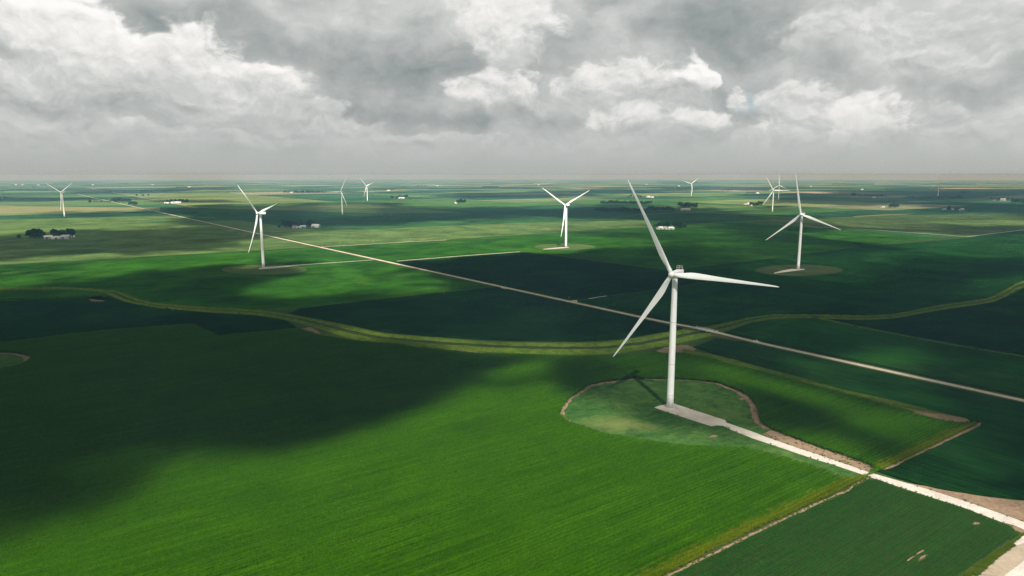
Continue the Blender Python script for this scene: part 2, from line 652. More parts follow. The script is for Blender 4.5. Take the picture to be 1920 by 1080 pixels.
M_white = simple_mat('turbine_white_paint', (.80, .80, .795), 0.38, 0.4, var=0.035, vs_=0.12)
M_tower = simple_mat('tower_white_paint', (.80, .80, .795), 0.42, 0.4, var=0.04, vs_=0.15)
M_flange = simple_mat('grey_steel', (.26, .26, .27), 0.5, 0.4)
M_panel = simple_mat('dark_radiator', (.035, .03, .05), 0.35, 0.5)
M_frame = simple_mat('light_grey_frame', (.55, .53, .50), 0.5, 0.4)
M_wall_w = simple_mat('white_siding', (.50, .49, .47), 0.6, 0.3)
M_wall_g = simple_mat('grey_siding', (.33, .33, .33), 0.6, 0.3)
M_wall_p = simple_mat('pinkish_siding', (.50, .40, .35), 0.6, 0.3)
M_roof_w = simple_mat('pale_metal_roof', (.48, .48, .48), 0.45, 0.4)
M_roof_g = simple_mat('grey_metal_roof', (.30, .32, .34), 0.45, 0.4)
M_roof_d = simple_mat('brown_shingle_roof', (.13, .10, .085), 0.8, 0.2)
M_door = simple_mat('dark_door', (.06, .06, .065), 0.6, 0.3)
M_bark = simple_mat('bark', (.075, .06, .045), 0.9, 0.1, var=.2, vs_=2)
M_wood = simple_mat('weathered_pole_wood', (.22, .18, .14), 0.9, 0.1, var=.15, vs_=2)
M_glass = simple_mat('dark_window_glass', (.02, .025, .03), 0.1, 0.6)
M_tyre = simple_mat('tyre_rubber', (.02, .02, .02), 0.9, 0.2)
M_carwhite = simple_mat('white_car_paint', (.75, .75, .73), 0.25, 0.5, var=.02)


def water_mat():
    m, T = new_mat('ditch_water')
    geo = T.node('ShaderNodeNewGeometry')
    n = T.noise(geo.outputs['Position'], 0.8, 3, 0.5).outputs['Fac']
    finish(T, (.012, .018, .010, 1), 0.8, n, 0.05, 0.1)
    return m


M_water = water_mat()


def leaf_mat(name, lo, hi, tip, patch=0.03, transl=0.35, streaks=0.0, row_gap=2.28):
    m, T = new_mat(name)
    geo = T.node('ShaderNodeNewGeometry')
    oi = T.node('ShaderNodeObjectInfo')
    pos = geo.outputs['Position']
    n = T.noise(pos, patch, 5, 0.6, 0.5).outputs['Fac']
    f = T.m('ADD', T.m('MULTIPLY', oi.outputs['Random'], 0.45), T.map(n, 0.3, 0.7, 0.0, 0.6))
    col = T.mix(f, rgb(lo), rgb(hi))
    n2 = T.noise(pos, 1.6, 2, 0.5).outputs['Fac']
    col = T.mix(T.map(n2, 0.55, 0.8, 0, .8), col, rgb(tip))
    if streaks:
        # planter passes: some rows darker or paler for tens of metres, thin stands and lush spots
        u, v, z, pos = rotated(T, AX)
        s1 = T.noise(T.xyz(T.m('MULTIPLY', u, 0.012), T.m('MULTIPLY', v, 0.80), 0.0), 1.0, 3, 0.75).outputs['Fac']
        patchy = T.noise(pos, .03, 2, .5).outputs['Fac']
        s2 = T.noise(T.xyz(T.m('MULTIPLY', u, 0.55), T.m('MULTIPLY', v, 1.1), 5.0), 1.0, 3, 0.7).outputs['Fac']
        k = T.m('ADD', T.map(s1, .32, .68, -.5, .5), T.map(s2, .3, .7, -.45, .45))
        row = T.m('SINE', T.m('ADD', T.m('MULTIPLY', v, 2 * math.pi / row_gap), T.m('MULTIPLY', s2, 1.5)))
        k = T.m('MULTIPLY_ADD', row, T.m('MULTIPLY', T.map(patchy, .35, .6, .35, 1.0), .34), k)
        col = T.vm('SCALE', col, scale=T.m('MAXIMUM', T.m('MULTIPLY_ADD', k, streaks, 1.0), .15))
        col = T.mix(T.map(s1, .60, .74, 0, .35), col, rgb((tip[0] * 1.3, tip[1] * 1.1, tip[2])))
    out = T.node('ShaderNodeOutputMaterial')
    d = T.node('ShaderNodeBsdfDiffuse')
    t = T.node('ShaderNodeBsdfTranslucent')
    T.put(d.inputs[0], col)
    T.put(t.inputs[0], T.mix(0.5, col, rgb((hi[0] * 1.5, hi[1] * 1.2, hi[2]))))
    mx = T.node('ShaderNodeMixShader')
    mx.inputs[0].default_value = transl
    T.l.new(d.outputs[0], mx.inputs[1])
    T.l.new(t.outputs[0], mx.inputs[2])
    T.l.new(mx.outputs[0], out.inputs[0])
    return m


M_cornleaf = leaf_mat('corn_leaf', (.0185, .074, .0006), (.036, .110, .0006), (.076, .132, .004), streaks=.85)
M_soyleaf = leaf_mat('soybean_leaf', (.003, .040, .003), (.008, .057, .004), (.018, .068, .006), transl=.25, streaks=.7, row_gap=1.52)
M_tree = leaf_mat('tree_foliage', (.008, .022, .008), (.017, .040, .011), (.028, .056, .014), patch=0.08, transl=.2)
M_bush = leaf_mat('bush_foliage', (.018, .040, .012), (.030, .060, .014), (.04, .07, .02), patch=0.1, transl=.2)

if not SKY_ONLY:
    # -------------------------------------------------------------- the ground
    def build_ground():
        radii = [0.0]
        r = 200.0
        while r < 25000:
            radii.append(r)
            r *= 1.28
        radii.append(25000.0)
        nseg = 160
        V = [(0, 0, 0)]
        Fc = []
        for k, rr in enumerate(radii[1:]):
            for i in range(nseg):
                a = 2 * math.pi * i / nseg
                V.append((rr * math.cos(a), rr * math.sin(a), 0))
        for i in range(nseg):
            Fc.append((0, 1 + i, 1 + (i + 1) % nseg))
        for k in range(len(radii) - 2):
            a0 = 1 + k * nseg
            b0 = a0 + nseg
            for i in range(nseg):
                j = (i + 1) % nseg
                Fc.append((a0 + i, b0 + i, b0 + j, a0 + j))
        o = mesh_obj('ground', V, Fc, M_plain)
        tag(o, kind='structure')
    build_ground()

    M_margin = ground_like('field_margin', (.014, .036, .008), (.030, .052, .012), (.05, .06, .018), 0.05, 0.6, 0.3)
    sheet('field_margin', [Vector((-1500, 100, 0)), Vector((1500, 100, 0)), Vector((1900, 1700, 0)), Vector((-1900, 1700, 0))], .02, M_margin)

    # ---------------------------------------------------------- ditch outline (north and south lips, photo order left to right)
    DN_W = [(-160, 542), (-60, 541), (0, 540), (100, 539), (150, 541), (212, 546), (237, 552), (262, 562), (300, 570), (400, 577), (480, 582),
            (540, 589), (600, 600), (662, 612), (720, 625), (830, 634), (960, 641), (1085, 642), (1160, 638), (1255, 622), (1290, 616)]
    DS_W = [(-160, 548), (-60, 546), (0, 544), (100, 543), (137, 543), (190, 548), (212, 556), (237, 566), (300, 577), (400, 586), (480, 591),
            (540, 601), (600, 617), (662, 636), (720, 643), (830, 654), (960, 662), (1085, 665), (1160, 662), (1255, 647), (1312, 634)]
    DN_E = [(1322, 613), (1360, 606), (1400, 596.5), (1440, 591), (1490, 590), (1550, 591), (1615, 592), (1677, 589), (1765, 572), (1852, 559), (1895, 538), (1920, 526), (2050, 486)]
    DS_E = [(1345, 627), (1372, 618), (1410, 605), (1450, 599), (1490, 597), (1550, 598), (1615, 600), (1677, 596.5), (1765, 581), (1862, 566), (1900, 548), (1920, 539), (2050, 499)]

    def catmull(pts, n):
        P = [pts[0]] + list(pts) + [pts[-1]]
        out = []
        for i in range(1, len(P) - 2):
            for k in range(n):
                t = k / n
                p0, p1, p2, p3 = P[i - 1], P[i], P[i + 1], P[i + 2]
                out.append(0.5 * ((2 * p1) + (p2 - p0) * t + (2 * p0 - 5 * p1 + 4 * p2 - p3) * t * t + (3 * p1 - p0 - 3 * p2 + p3) * t ** 3))
        out.append(P[-2])
        return out

    def build_ditch(name, north, south, seed):
        rnd = random.Random(seed)
        Nn = catmull(Gs(north), 8)
        Ss = catmull(Gs(south), 8)
        prof = [(0, 0.02), (.07, .7), (.2, 1.5), (.30, 1.5), (.40, .5), (.47, .12), (.56, .12), (.64, .7), (.74, 1.5), (.85, 1.4), (.95, .5), (1, .02)]
        V, Fc = [], []
        k = len(prof)
        for a, b in zip(Nn, Ss):
            for (t, h) in prof:
                p = a.lerp(b, min(1, max(0, t + (rnd.uniform(-.02, .02) if 0 < t < 1 else 0))))
                near = min(1, max(.0, (abs(road_s(p)) - 5) / 14))
                h = min(h, .25 + near * h)
                V.append((p.x, p.y, h * rnd.uniform(.6, 1.35)))
        n = len(Nn)
        for i in range(n - 1):
            for j in range(k - 1):
                Fc.append((i * k + j, i * k + j + 1, (i + 1) * k + j + 1, (i + 1) * k + j))
        o = mesh_obj(name, V, Fc, M_weeds, smooth=True)
        me = o.data
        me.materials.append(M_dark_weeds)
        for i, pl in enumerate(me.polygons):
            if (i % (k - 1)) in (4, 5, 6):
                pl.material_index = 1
        tag(o, kind='structure')
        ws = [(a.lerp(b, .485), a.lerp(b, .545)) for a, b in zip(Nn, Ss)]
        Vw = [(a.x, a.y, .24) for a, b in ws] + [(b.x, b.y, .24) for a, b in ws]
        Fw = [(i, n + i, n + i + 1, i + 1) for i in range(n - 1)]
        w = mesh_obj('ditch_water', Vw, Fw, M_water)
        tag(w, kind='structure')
        return Nn, Ss

    build_ditch('drainage_ditch', DN_W + DN_E, DS_W[:-1] + [(1306, 636)] + DS_E, 3)

    # ---------------------------------------------------------- turbine sites: clearing outlines
    CIRC = [(1048, 779.6), (1054, 765), (1067, 747.5), (1087.5, 734.4), (1105, 722.7), (1131, 716.9), (1189.6, 710.2), (1250.8, 711.5), (1303, 713.4),
            (1350, 719.8), (1379, 731), (1402.5, 741), (1418, 760), (1423, 776), (1428, 792.7), (1447, 805.8), (1495.8, 825), (1554, 846), (1626.6, 871), (1642, 881),
            (1630, 893), (1590, 901), (1551, 887), (1495.8, 869.5), (1431.7, 852), (1393.7, 843), (1320.8, 841), (1262.5, 837.5), (1204, 828.7), (1128, 815.6), (1072, 796.6)]
    CORN_TOP = [(-170, 668), (0, 645), (120, 630), (230, 619), (362, 609.5), (410, 633), (430, 630), (480, 625), (560, 618.5), (602, 631), (662, 642), (747, 648.5), (787, 653), (905, 664),
                (960, 667), (1060, 671), (1135, 671), (1185, 667), (1232, 662), (1262, 663), (1330, 673), (1360, 684), (1440, 703), (1515, 724), (1590, 743), (1680, 767), (1740, 781), (1818, 797)]
    CORN_RIGHT = [(1836, 798), (1665, 880), (1648, 884), (1622, 899), (1606, 907), (1580, 922), (1536, 941), (1440, 985), (1340, 1034), (1250, 1079), (1110, 1150), (600, 1240), (-400, 1240)]
    corn_poly = Gs(CORN_TOP + CORN_RIGHT)
    circ_poly = Gs(CIRC)
    rnd = random.Random(11)
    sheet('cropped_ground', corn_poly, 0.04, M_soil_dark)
    sheet('dirt_rim', densify(circ_poly, 5, .5, rnd), 0.08, M_soil)

    # mown clearing inside the dirt rim (the rim is wide on the left and the right, thin elsewhere)
    LAWN = [(1057, 779), (1061, 766), (1073, 748), (1094, 735), (1112, 723.5), (1140, 718), (1190, 711.2), (1250.8, 712.8), (1303, 714.5), (1345, 720.8), (1371, 732), (1392, 744),
            (1405, 760), (1408, 776), (1416, 793), (1430, 803), (1446, 807), (1440, 812), (1431, 815), (1480, 831), (1560, 860), (1626, 885.5), (1624, 892), (1590, 898), (1551, 883), (1495.8, 866.5),
            (1431.7, 850), (1393.7, 841), (1320.8, 839.4), (1262.5, 835.6), (1204, 826.6), (1128, 813.4), (1078, 797)]
    sheet('clearing_lawn', densify(Gs(LAWN), 2.5, .9, rnd), 0.13, M_clearing)
    PAD = [(1226, 764.4), (1236, 761), (1251, 757.6), (1264, 757.2), (1300, 769), (1360.2, 788.3), (1361.7, 792.7), (1408.3, 808.8), (1440, 821), (1492, 839), (1560, 861.5), (1586, 871), (1629.6, 886), (1717, 911), (1819, 943), (1920, 979), (2060, 1030),
           (2060, 1049), (1920, 995.4), (1877, 979.4), (1804.5, 951.6), (1702, 919), (1626.6, 893.6), (1560, 871), (1527.5, 861.5), (1440, 832), (1408.3, 821.5), (1370, 806), (1356, 799), (1344, 798), (1334, 799.8), (1300, 789), (1262, 776.5)]
    sheet('gravel_access_road', densify(Gs(PAD), 6, .06, rnd), 0.18, M_gravel)
    sheet('soil_patch', densify(Gs([(1331, 818.5), (1337, 815.6), (1346, 817), (1341, 820.5), (1330, 821)]), 1.0, .25, rnd), 0.17, M_soil)
    sheet('soil_patch', densify(Gs([(1384, 748), (1392, 745.4), (1399, 748), (1392, 751.5)]), 1.2, .4, rnd), 0.17, M_soil)

    # ---------------------------------------------------------- standing crop in big blocks
    def far_pad(cx, cy, rx, ry, n=36):
        return [G(cx + rx * math.cos(2 * math.pi * i / n), cy + ry * math.sin(2 * math.pi * i / n)) for i in range(n)]

    B_clear = far_pad(496, 505.5, 80, 9.5)
    C_clear = far_pad(1059, 463, 57, 6)
    D_clear = far_pad(1498, 507, 83, 11)

    # west of the main road
    W1 = clip_road(Gs([(546, 588), (562, 579.5), (700, 563.5), (945, 537.3), (1320, 600)] + [(x, y - 1.2) for x, y in reversed(DN_W[11:])]), -1)
    sheet('soybean_field', W1, 0.0, M_soy, height=.8)
    W2 = clip_road(Gs([(-170, 506), (0, 498), (240, 485), (480, 471), (600, 464), (760, 452), (1200, 560), (945, 536), (700, 562), (562, 577.5)] + [(x, y - 1.2) for x, y in reversed(DN_W[:11])]), -1)
    sheet('corn_field', W2, 0.0, M_corn, height=.12, holes=[B_clear])
    M_clear_far = ground_like('rough_clearing', (.026, .058, .015), (.055, .080, .026), (.085, .092, .036), 0.03, 0.2, 0.2)
    sheet('clearing_lawn', B_clear, .05, M_clear_far)
    SW1 = Gs([(-170, 553), (0, 546.5), (100, 545.5), (137, 545.5), (185, 550), (198, 554.5), (150, 556.5), (0, 564.5), (-170, 574)])
    sheet('corn_field', SW1, 0.0, M_corn, height=1.6)
    SW2 = Gs([(-170, 576), (0, 566.5), (150, 558.5), (205, 556.5), (235, 568), (298, 579.5), (400, 588), (480, 593), (536, 602), (556, 614), (480, 622), (430, 627.5), (410, 630), (362, 606.5), (230, 616), (120, 627), (0, 642), (-170, 664)])
    brown = Gs([(165, 561), (172, 556.5), (190, 555.5), (207, 563.5), (190, 566.5), (172, 566)])
    sheet('soybean_field', SW2, 0.0, M_soy, height=.8, holes=[brown])
    sheet('soil_patch', densify(far_pad(186, 561.5, 24, 7), 3, .5, rnd), .05, M_soil)
    sheet('soil_patch', densify(Gs([(362, 608), (392, 607), (412, 606.5), (400, 611), (412, 622), (430, 629), (412, 632), (390, 620)]), 3, .5, rnd), .06, M_margin)
    sheet('soil_patch', densify(Gs([(556, 617), (582, 613.5), (592, 618), (604, 628), (590, 627), (575, 621)]), 3, .5, rnd), .06, M_soil)
    sheet('soil_patch', densify(Gs([(745, 647), (787, 650), (860, 656), (905, 660.5), (955, 664), (940, 665.6), (900, 664), (850, 659.5), (787, 653), (760, 650)]), 4, .4, rnd), .06, M_soil)
    sheet('soil_patch', densify(Gs([(1225, 662), (1242, 653), (1262, 648), (1288, 647), (1306, 654), (1296, 660), (1270, 663), (1248, 664.5)]), 3, .7, rnd), .07, M_soil)
    sheet('soil_patch', densify(Gs([(0 - 60, 664), (0, 662), (30, 663), (56, 668), (61, 674), (50, 680), (20, 690), (-60, 705)]), 4, .4, rnd), .09, M_soil)
    sheet('clearing_lawn', densify(Gs([(-60, 665), (0, 663.5), (25, 664.5), (42, 669), (46, 675), (36, 681), (10, 690), (-60, 704)]), 4, .4, rnd), .13, M_clearing)

    # east of the main road
    E1 = clip_road(Gs([(640, 500), (756, 491.5), (968, 474), (990, 474), (1250, 508), (1360, 522.5), (1250, 540.5), (1135, 555), (1092, 561.5), (900, 560)]), 1)
    sheet('soybean_field', E1, 0.0, M_soy, height=.8)
    E2 = clip_road(Gs([(1060, 569), (1135, 557.5), (1250, 543), (1366, 524.5), (1258, 508), (1375, 493.5), (1440, 486), (1615, 463), (1810, 447.5), (1920, 436), (2060, 419)] + [(x, y - 1.4) for x, y in reversed(DN_E)] + [(1290, 617)]), 1)
    sheet('soybean_field', E2, 0.0, M_soy2, height=.9, holes=[D_clear])
    sheet('clearing_lawn', D_clear, .05, ground_like('dim_clearing', (.020, .036, .012), (.036, .050, .018), (.055, .062, .026), 0.03, 0.2, 0.2))
    E3 = clip_road(Gs([(600, 500), (756, 489.8), (968, 472), (990, 472), (1252, 506), (1375, 491.5), (1440, 484), (1615, 461), (1760, 446), (1565, 428.5), (1372, 418), (1285, 422.5), (1210, 427.5), (1060, 436.5), (960, 443.5), (837, 451.5), (604, 464)]), 1)
    sheet('corn_field', E3, 0.0, M_corn, height=.12, holes=[C_clear])
    sheet('clearing_lawn', C_clear, .05, M_clear_far)
    E4 = clip_road(Gs([(1346, 629.5), (1372, 621), (1410, 608), (1450, 602), (1490, 599.5), (1528, 600), (1605, 616), (1715, 638), (1827, 658), (1920, 673), (2060, 700), (2060, 800)]), 1)
    sheet('corn_field', E4, 0.0, crop_mat('dark_green_corn', (.004, .026, .003), (.011, .048, .006), (.036, .078, .020), az=ROAD_AZ, odd=.6), height=1.9)  # darker green corn, streaks along the main road
    E5 = Gs([(1560, 600), (1615, 602), (1677, 598.5), (1765, 583), (1862, 568), (1903, 550), (1920, 541), (2060, 500), (2060, 690), (1920, 666), (1827, 651.5), (1715, 631), (1605, 609.5)])
    sheet('soybean_field', E5, 0.0, M_soy, height=.8)
    SE_top = [(1300, 652), (1342, 636), (1920, 700), (2060, 700), (2060, 986), (1920, 938), (1848, 931), (1780, 921), (1717, 908), (1690, 900), (1645, 885), (1668, 881.5), (1843, 798.5), (1826, 793), (1800, 786), (1690, 756), (1580, 731), (1440, 693), (1360, 671)]
    SE = clip_road(Gs(SE_top), -1)
    sheet('soybean_field', SE, 0.0, M_soy3, height=.75)
    sheet('grass_strip', densify(Gs([(1280, 655), (1360, 671.5), (1440, 693.4), (1580, 731.5), (1690, 756.5), (1812, 789), (1740, 779), (1680, 765), (1590, 741), (1515, 722), (1440, 701), (1360, 682), (1275, 664)]), 4, .8, rnd), .85, M_weeds)
    sheet('soil_patch', densify(Gs([(1500, 720), (1590, 741), (1680, 764), (1740, 776), (1770, 778.5), (1812, 787), (1818, 793), (1800, 796), (1760, 790), (1700, 774), (1590, 744), (1500, 722)]), 3, .5, rnd), .9, M_soil)
    sheet('soil_patch', densify(Gs([(1826, 796), (1840, 795), (1838, 800), (1790, 824), (1720, 855), (1672, 881), (1656, 884), (1664, 877), (1715, 852), (1780, 822)]), 3, .5, rnd), .9, M_soil)
    # soil beside the access road
    sheet('soil_strip', densify(Gs([(1431.7, 814), (1447, 806), (1495.8, 826), (1554, 847), (1571, 850), (1626.6, 870.5), (1644, 880), (1634, 886.5), (1586, 871), (1492, 838.6), (1440, 820.4)]), 3, .4, rnd), .15, M_soil)
    sheet('soil_strip', densify(Gs([(1700, 906), (1714, 908), (1780, 921), (1848, 931.7), (1906, 938.6), (1930, 939), (2060, 985), (2060, 1030), (1920, 978.4), (1819, 942.4), (1740, 918)]), 4, .4, rnd), .15, M_soil)
    sheet('soil_strip', densify(Gs([(1250, 1079), (1340, 1034), (1440, 985), (1536, 941), (1583, 921), (1606, 904), (1624, 896), (1630, 893.5), (1628, 899), (1611, 908), (1600, 913), (1586, 925), (1570, 928), (1536, 945), (1440, 990), (1340, 1040), (1258, 1080), (1100, 1160), (1092, 1155)]), 3, .35, rnd), .12, M_soil)
    # bottom right soybeans, grass, tan road and pale apron
    SOYBR = [(1624, 899), (1650, 902), (1702, 921), (1804.5, 953.5), (1868, 980), (1890, 985), (1902, 1000), (1914, 1001), (1799, 1079), (1740, 1120), (1640, 1240), (1000, 1240), (1120, 1155), (1262, 1080), (1440, 991), (1540, 946), (1588, 925), (1604, 912)]
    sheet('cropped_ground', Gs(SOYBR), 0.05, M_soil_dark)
    sheet('grass_strip', densify(Gs([(1799, 1080), (1918, 1001.5), (1926, 1001), (2060, 940), (2060, 960), (1920, 1004), (1900, 1020), (1905, 1023), (1871.6, 1046), (1834, 1081), (1760, 1140), (1690, 1180), (1700, 1150)]), 3, .25, rnd), .16, M_weeds)
    sheet('tan_road', Gs([(2060, 950), (1920, 1018), (1905, 1023), (1871.6, 1046), (1834, 1081), (1720, 1180), (1800, 1180), (1886, 1078), (1920, 1052), (2060, 960)]), .20, M_tan)
    sheet('gravel_apron', Gs([(2060, 958), (1920, 1052), (1886, 1078), (1800, 1170), (2060, 1170)]), .19, M_gravel)
    sheet('gravel_apron', Gs([(1900, 1020), (1912, 1010), (1920, 1004), (1990, 975), (1960, 1002), (1920, 1019), (1906, 1023)]), .22, M_gravel)
    sheet('soil_patch', densify(Gs([(1876, 981), (1898, 984), (1930, 998), (1918, 1001), (1904, 996), (1896, 987)]), 1.5, .2, rnd), .21, M_soil)

    # ---------------------------------------------------------- main road and side roads
    t0 = (G(2060, 790) - R0).dot(e2)
    far_t = (G(270, 391.5) - R0).dot(e2)
    TB0 = (G(1335, 627) - R0).dot(e2)
    TB1 = (G(1296, 618) - R0).dot(e2)
    TBM = (TB0 + TB1) / 2

    def road_z(t):
        return .35 + 1.45 * math.exp(-((t - TBM) / 40) ** 2)

    def road_piece(ta, tb, n):
        rnd = random.Random(int(ta))
        ts = [ta + (tb - ta) * i / n for i in range(n + 1)]
        rows = []
        for t in ts:
            z = road_z(t)
            k = 4.6 + (z - .35) * 2.2
            j = [rnd.uniform(-.5, .5), rnd.uniform(-.12, .12), rnd.uniform(-.12, .12), rnd.uniform(-.5, .5)]
            c = R0 + e2 * t
            rows.append([c + e1 * (-3.1 - k + j[0]) + Vector((0, 0, .06)), c + e1 * (-3.1 + j[1]) + Vector((0, 0, z)),
                         c + e1 * (3.1 + j[2]) + Vector((0, 0, z)), c + e1 * (3.1 + k + j[3]) + Vector((0, 0, .06))])
        for nm, i0, mt in (('road_verge', 0, M_verge), ('main_road', 1, M_road), ('road_verge', 2, M_verge)):
            V = [r[i0] for r in rows] + [r[i0 + 1] for r in rows]
            m = len(rows)
            o = mesh_obj(nm, V, [(i, m + i, m + i + 1, i + 1) if ta > tb else (i, i + 1, m + i + 1, m + i) for i in range(m - 1)], mt)
            tag(o, kind='structure')

    road_piece(t0, TB0, 60)
    road_piece(TB1, far_t + 3000, 160)

    # road bridge over the ditch: deck, curbs, rails on posts, two pier bents
    br = empty('road_bridge', R0 + e2 * TBM, ROAD_AZ)
    tag(br, 'short concrete road bridge carrying the gravel road over the grassy ditch', 'bridge')
    LB = abs(TB1 - TB0)
    zb = road_z(TBM)
    v, f = box_geo(0, 0, zb - .55, LB + 1.0, 6.8, .56)
    mesh_obj('deck', v, f, M_concrete, br)
    for sy in (-3.3, 3.3):
        v, f = box_geo(0, sy, zb + .012, LB + 1.0, .3, .25)
        mesh_obj('curb', v, f, M_concrete, br)
        ps = []
        for k in range(9):
            ps.append(box_geo(-LB / 2 + LB * k / 8, sy, zb + .26, .14, .14, .75))
        ps.append(box_geo(0, sy, zb + .8, LB, .07, .22))
        v, f = join_geo(ps)
        mesh_obj('guard_rail', v, f, M_frame, br)
    for sx in (-LB / 6, LB / 6):
        ps = [box_geo(sx, 0, zb - .95, .6, 6.6, .398)]
        for sy in (-2.6, 0, 2.6):
            ps.append(box_geo(sx, sy, -.3, .45, .45, zb - .65))
        v, f = join_geo(ps)
        mesh_obj('pier', v, f, M_concrete, br)
    for sx in (-LB / 2, LB / 2):
        v, f = box_geo(sx, 0, -.3, .8, 7.2, zb - .26)
        mesh_obj('abutment', v, f, M_concrete, br)

    def side_road(name, pts, w, z=.3, mat=M_gravel):
        P = Gs(pts)
        q = []
        for a, b in zip(P[:-1], P[1:]):
            q += line_pts(a, b, 40)[:-1]
        q.append(P[-1])
        return ribbon(name, q, w, z, mat, jit=.15, seed=len(pts))

    # B, C, D pads and their tracks
    side_road('gravel_access_road', [(500, 502.3), (560, 497.2), (700, 487.5)], 5.0)
    sheet('gravel_pad', Gs([(484, 503.8), (489, 502), (503, 500.3), (542, 498), (560, 497), (540, 500.3), (506, 504), (487, 505.2)]), .2, M_gravel)
    side_road('gravel_access_road', [(744, 489.8), (860, 480.5), (975, 472.2)], 5.0)
    sheet('gravel_pad', Gs([(1020, 467), (1031, 465.6), (1058, 463.2), (1066, 463.6), (1067, 464.8), (1036, 467), (1017, 468)]), .2, M_gravel)
    sheet('gravel_pad', Gs([(1466, 507.5), (1485, 504.2), (1508, 504.4), (1509, 505.8), (1478, 509.6), (1451, 513.2), (1452, 511.5)]), .2, M_gravel)
    side_road('gravel_access_road', [(1388, 520.8), (1412, 517.8), (1432, 514.6)], 3.0, mat=M_gravel)
    side_road('gravel_access_road', [(1104, 560.5), (1120, 557.6), (1138, 555.2)], 2.6, mat=M_road)
    # hedge road and the two legs to the right
    side_road('gravel_road', [(600, 463.2), (720, 456.3), (837, 450.2)], 4.5, mat=M_road)
    side_road('grass_track', [(-170, 505), (0, 497.3), (240, 484.2), (480, 470.5), (594, 463.8)], 6.0, .08, M_dark_weeds)
    side_road('grass_track', [(837, 450.8), (960, 442.5), (1060, 435.5), (1210, 426.5), (1285, 421.5), (1372, 416.8)], 6.0, .08, M_dark_weeds)
    side_road('gravel_road', [(1500, 424), (1640, 431.5), (1765, 440.3), (1812, 444.2), (1860, 438.2), (1920, 431.2), (2060, 414)], 5.0, mat=M_road)
    side_road('grass_track', [(1372, 416.8), (1440, 420), (1565, 426.6), (1640, 430.6), (1812, 443)], 5.0, .08, M_dark_weeds)
    side_road('grass_track', [(1088, 566), (1135, 556.2), (1250, 541.8), (1366, 523.5)], 5.0, .08, M_dark_weeds)
    side_road('grass_track', [(972, 472), (990, 473), (1120, 490), (1254, 507)], 5.0, .08, M_dark_weeds)
    # side ditch
    side_road('side_ditch', [(1530, 597), (1560, 602), (1605, 612.5), (1715, 634.5), (1827, 654.6), (1920, 669.5), (2060, 695)], 7.0, .1, M_weeds)
    # field drive mouths on the main road
    sheet('gravel_apron', Gs([(1062, 566.5), (1066, 564.5), (1080, 563), (1084, 564.5), (1080, 568.5)]), .3, M_road)
    sheet('gravel_apron', Gs([(936, 541.5), (942, 538.5), (952, 541), (948, 543)]), .3, M_road)
    sheet('gravel_apron', Gs([(1272, 607), (1276, 611.8), (1290, 614.2), (1286, 610.6)]), .3, M_road)

    # ---------------------------------------------------------- flat field sheets farther off
    def far_field(name, pts, mat, z=.06, side=None):
        P = Gs(pts)
        if side:
            P = clip_road(P, side, 9)
        sheet(name, P, z, mat)

    far_field('corn_field', [(-170, 503), (0, 496), (240, 483), (480, 469.5), (596, 462.6), (700, 487), (560, 440), (390, 407.5), (300, 419), (212, 424), (175, 430), (0, 437), (-170, 446)], M_tassel, side=-1)
    far_field('corn_field', [(500, 438), (604, 462), (837, 449.5), (960, 441.5), (1060, 434.5), (1210, 425.5), (1215, 412), (960, 419), (700, 430), (590, 431), (480, 436)], M_tassel, side=1)
    far_field('soybean_field', [(300, 395), (590, 431), (700, 429.5), (960, 418.5), (1215, 411.5), (1290, 405), (960, 398), (700, 400), (480, 393), (300, 388)], M_soy_far, side=1)
    far_field('hay_field', [(-170, 436), (0, 433), (210, 421), (330, 413), (372, 403), (200, 407), (0, 412), (-170, 417)], M_tassel, side=-1)
    M_wheat = ground_like('ripening_wheat', (.10, .11, .045), (.14, .14, .058), (.17, .155, .07), 0.01, 0.1)
    far_field('wheat_field', [(-170, 404), (0, 401), (120, 398), (262, 393.3), (262, 389), (0, 386.5), (-170, 386)], M_wheat, side=-1)
    far_field('corn_field', [(1565, 427.5), (1765, 439.5), (1810, 443), (1920, 430), (2060, 413), (2060, 398), (1700, 403), (1450, 412), (1390, 415.6)], M_tassel)
    far_field('soybean_field', [(1225, 424.5), (1285, 420.5), (1370, 415.4), (1445, 410.5), (1320, 402), (1220, 411)], M_soy_far)
    far_field('wheat_field', [(1600, 405.6), (1660, 401.5), (1718, 400.6), (1690, 403), (1640, 405), (1600, 407)], M_wheat, .12)
    far_field('hay_field', [(1230, 386), (1310, 384), (1420, 386), (1440, 389), (1300, 391), (1225, 390)], M_tassel, .1)


    # ---------------------------------------------------------- standing crops near the camera: rows of real plants
    def corn_row_mesh(seed, length=3.0, mat=None):
        rnd = random.Random(seed)
        V, Fc = [], []
        x = -length / 2
        while x < length / 2:
            h = rnd.uniform(1.95, 2.4)
            px, py = x + rnd.uniform(-.03, .03), rnd.uniform(-.04, .04)
            for k in range(5):
                a = rnd.uniform(0, 2 * math.pi)
                z0 = h * rnd.uniform(.5, .92)
                L = rnd.uniform(.5, .8)
                w = rnd.uniform(.05, .085)
                ca, sa = math.cos(a), math.sin(a)
                o = len(V)
                for (t, dz, ww) in ((0.0, 0.0, .6), (.55, .22, 1.0), (1.0, -.08, .25)):
                    bx, by, bz = px + ca * L * t, py + sa * L * t, z0 + dz
                    V.append((bx - sa * w * ww, by + ca * w * ww, bz))
                    V.append((bx + sa * w * ww, by - ca * w * ww, bz + rnd.uniform(-.04, .04)))
                Fc += [(o, o + 1, o + 3, o + 2), (o + 2, o + 3, o + 5, o + 4)]
            o = len(V)                                                      # tassel
            V += [(px - .03, py, h - .25), (px + .03, py, h - .25), (px + rnd.uniform(-.1, .1), py + rnd.uniform(-.1, .1), h + .2)]
            Fc.append((o, o + 1, o + 2))
            x += rnd.uniform(.17, .24)
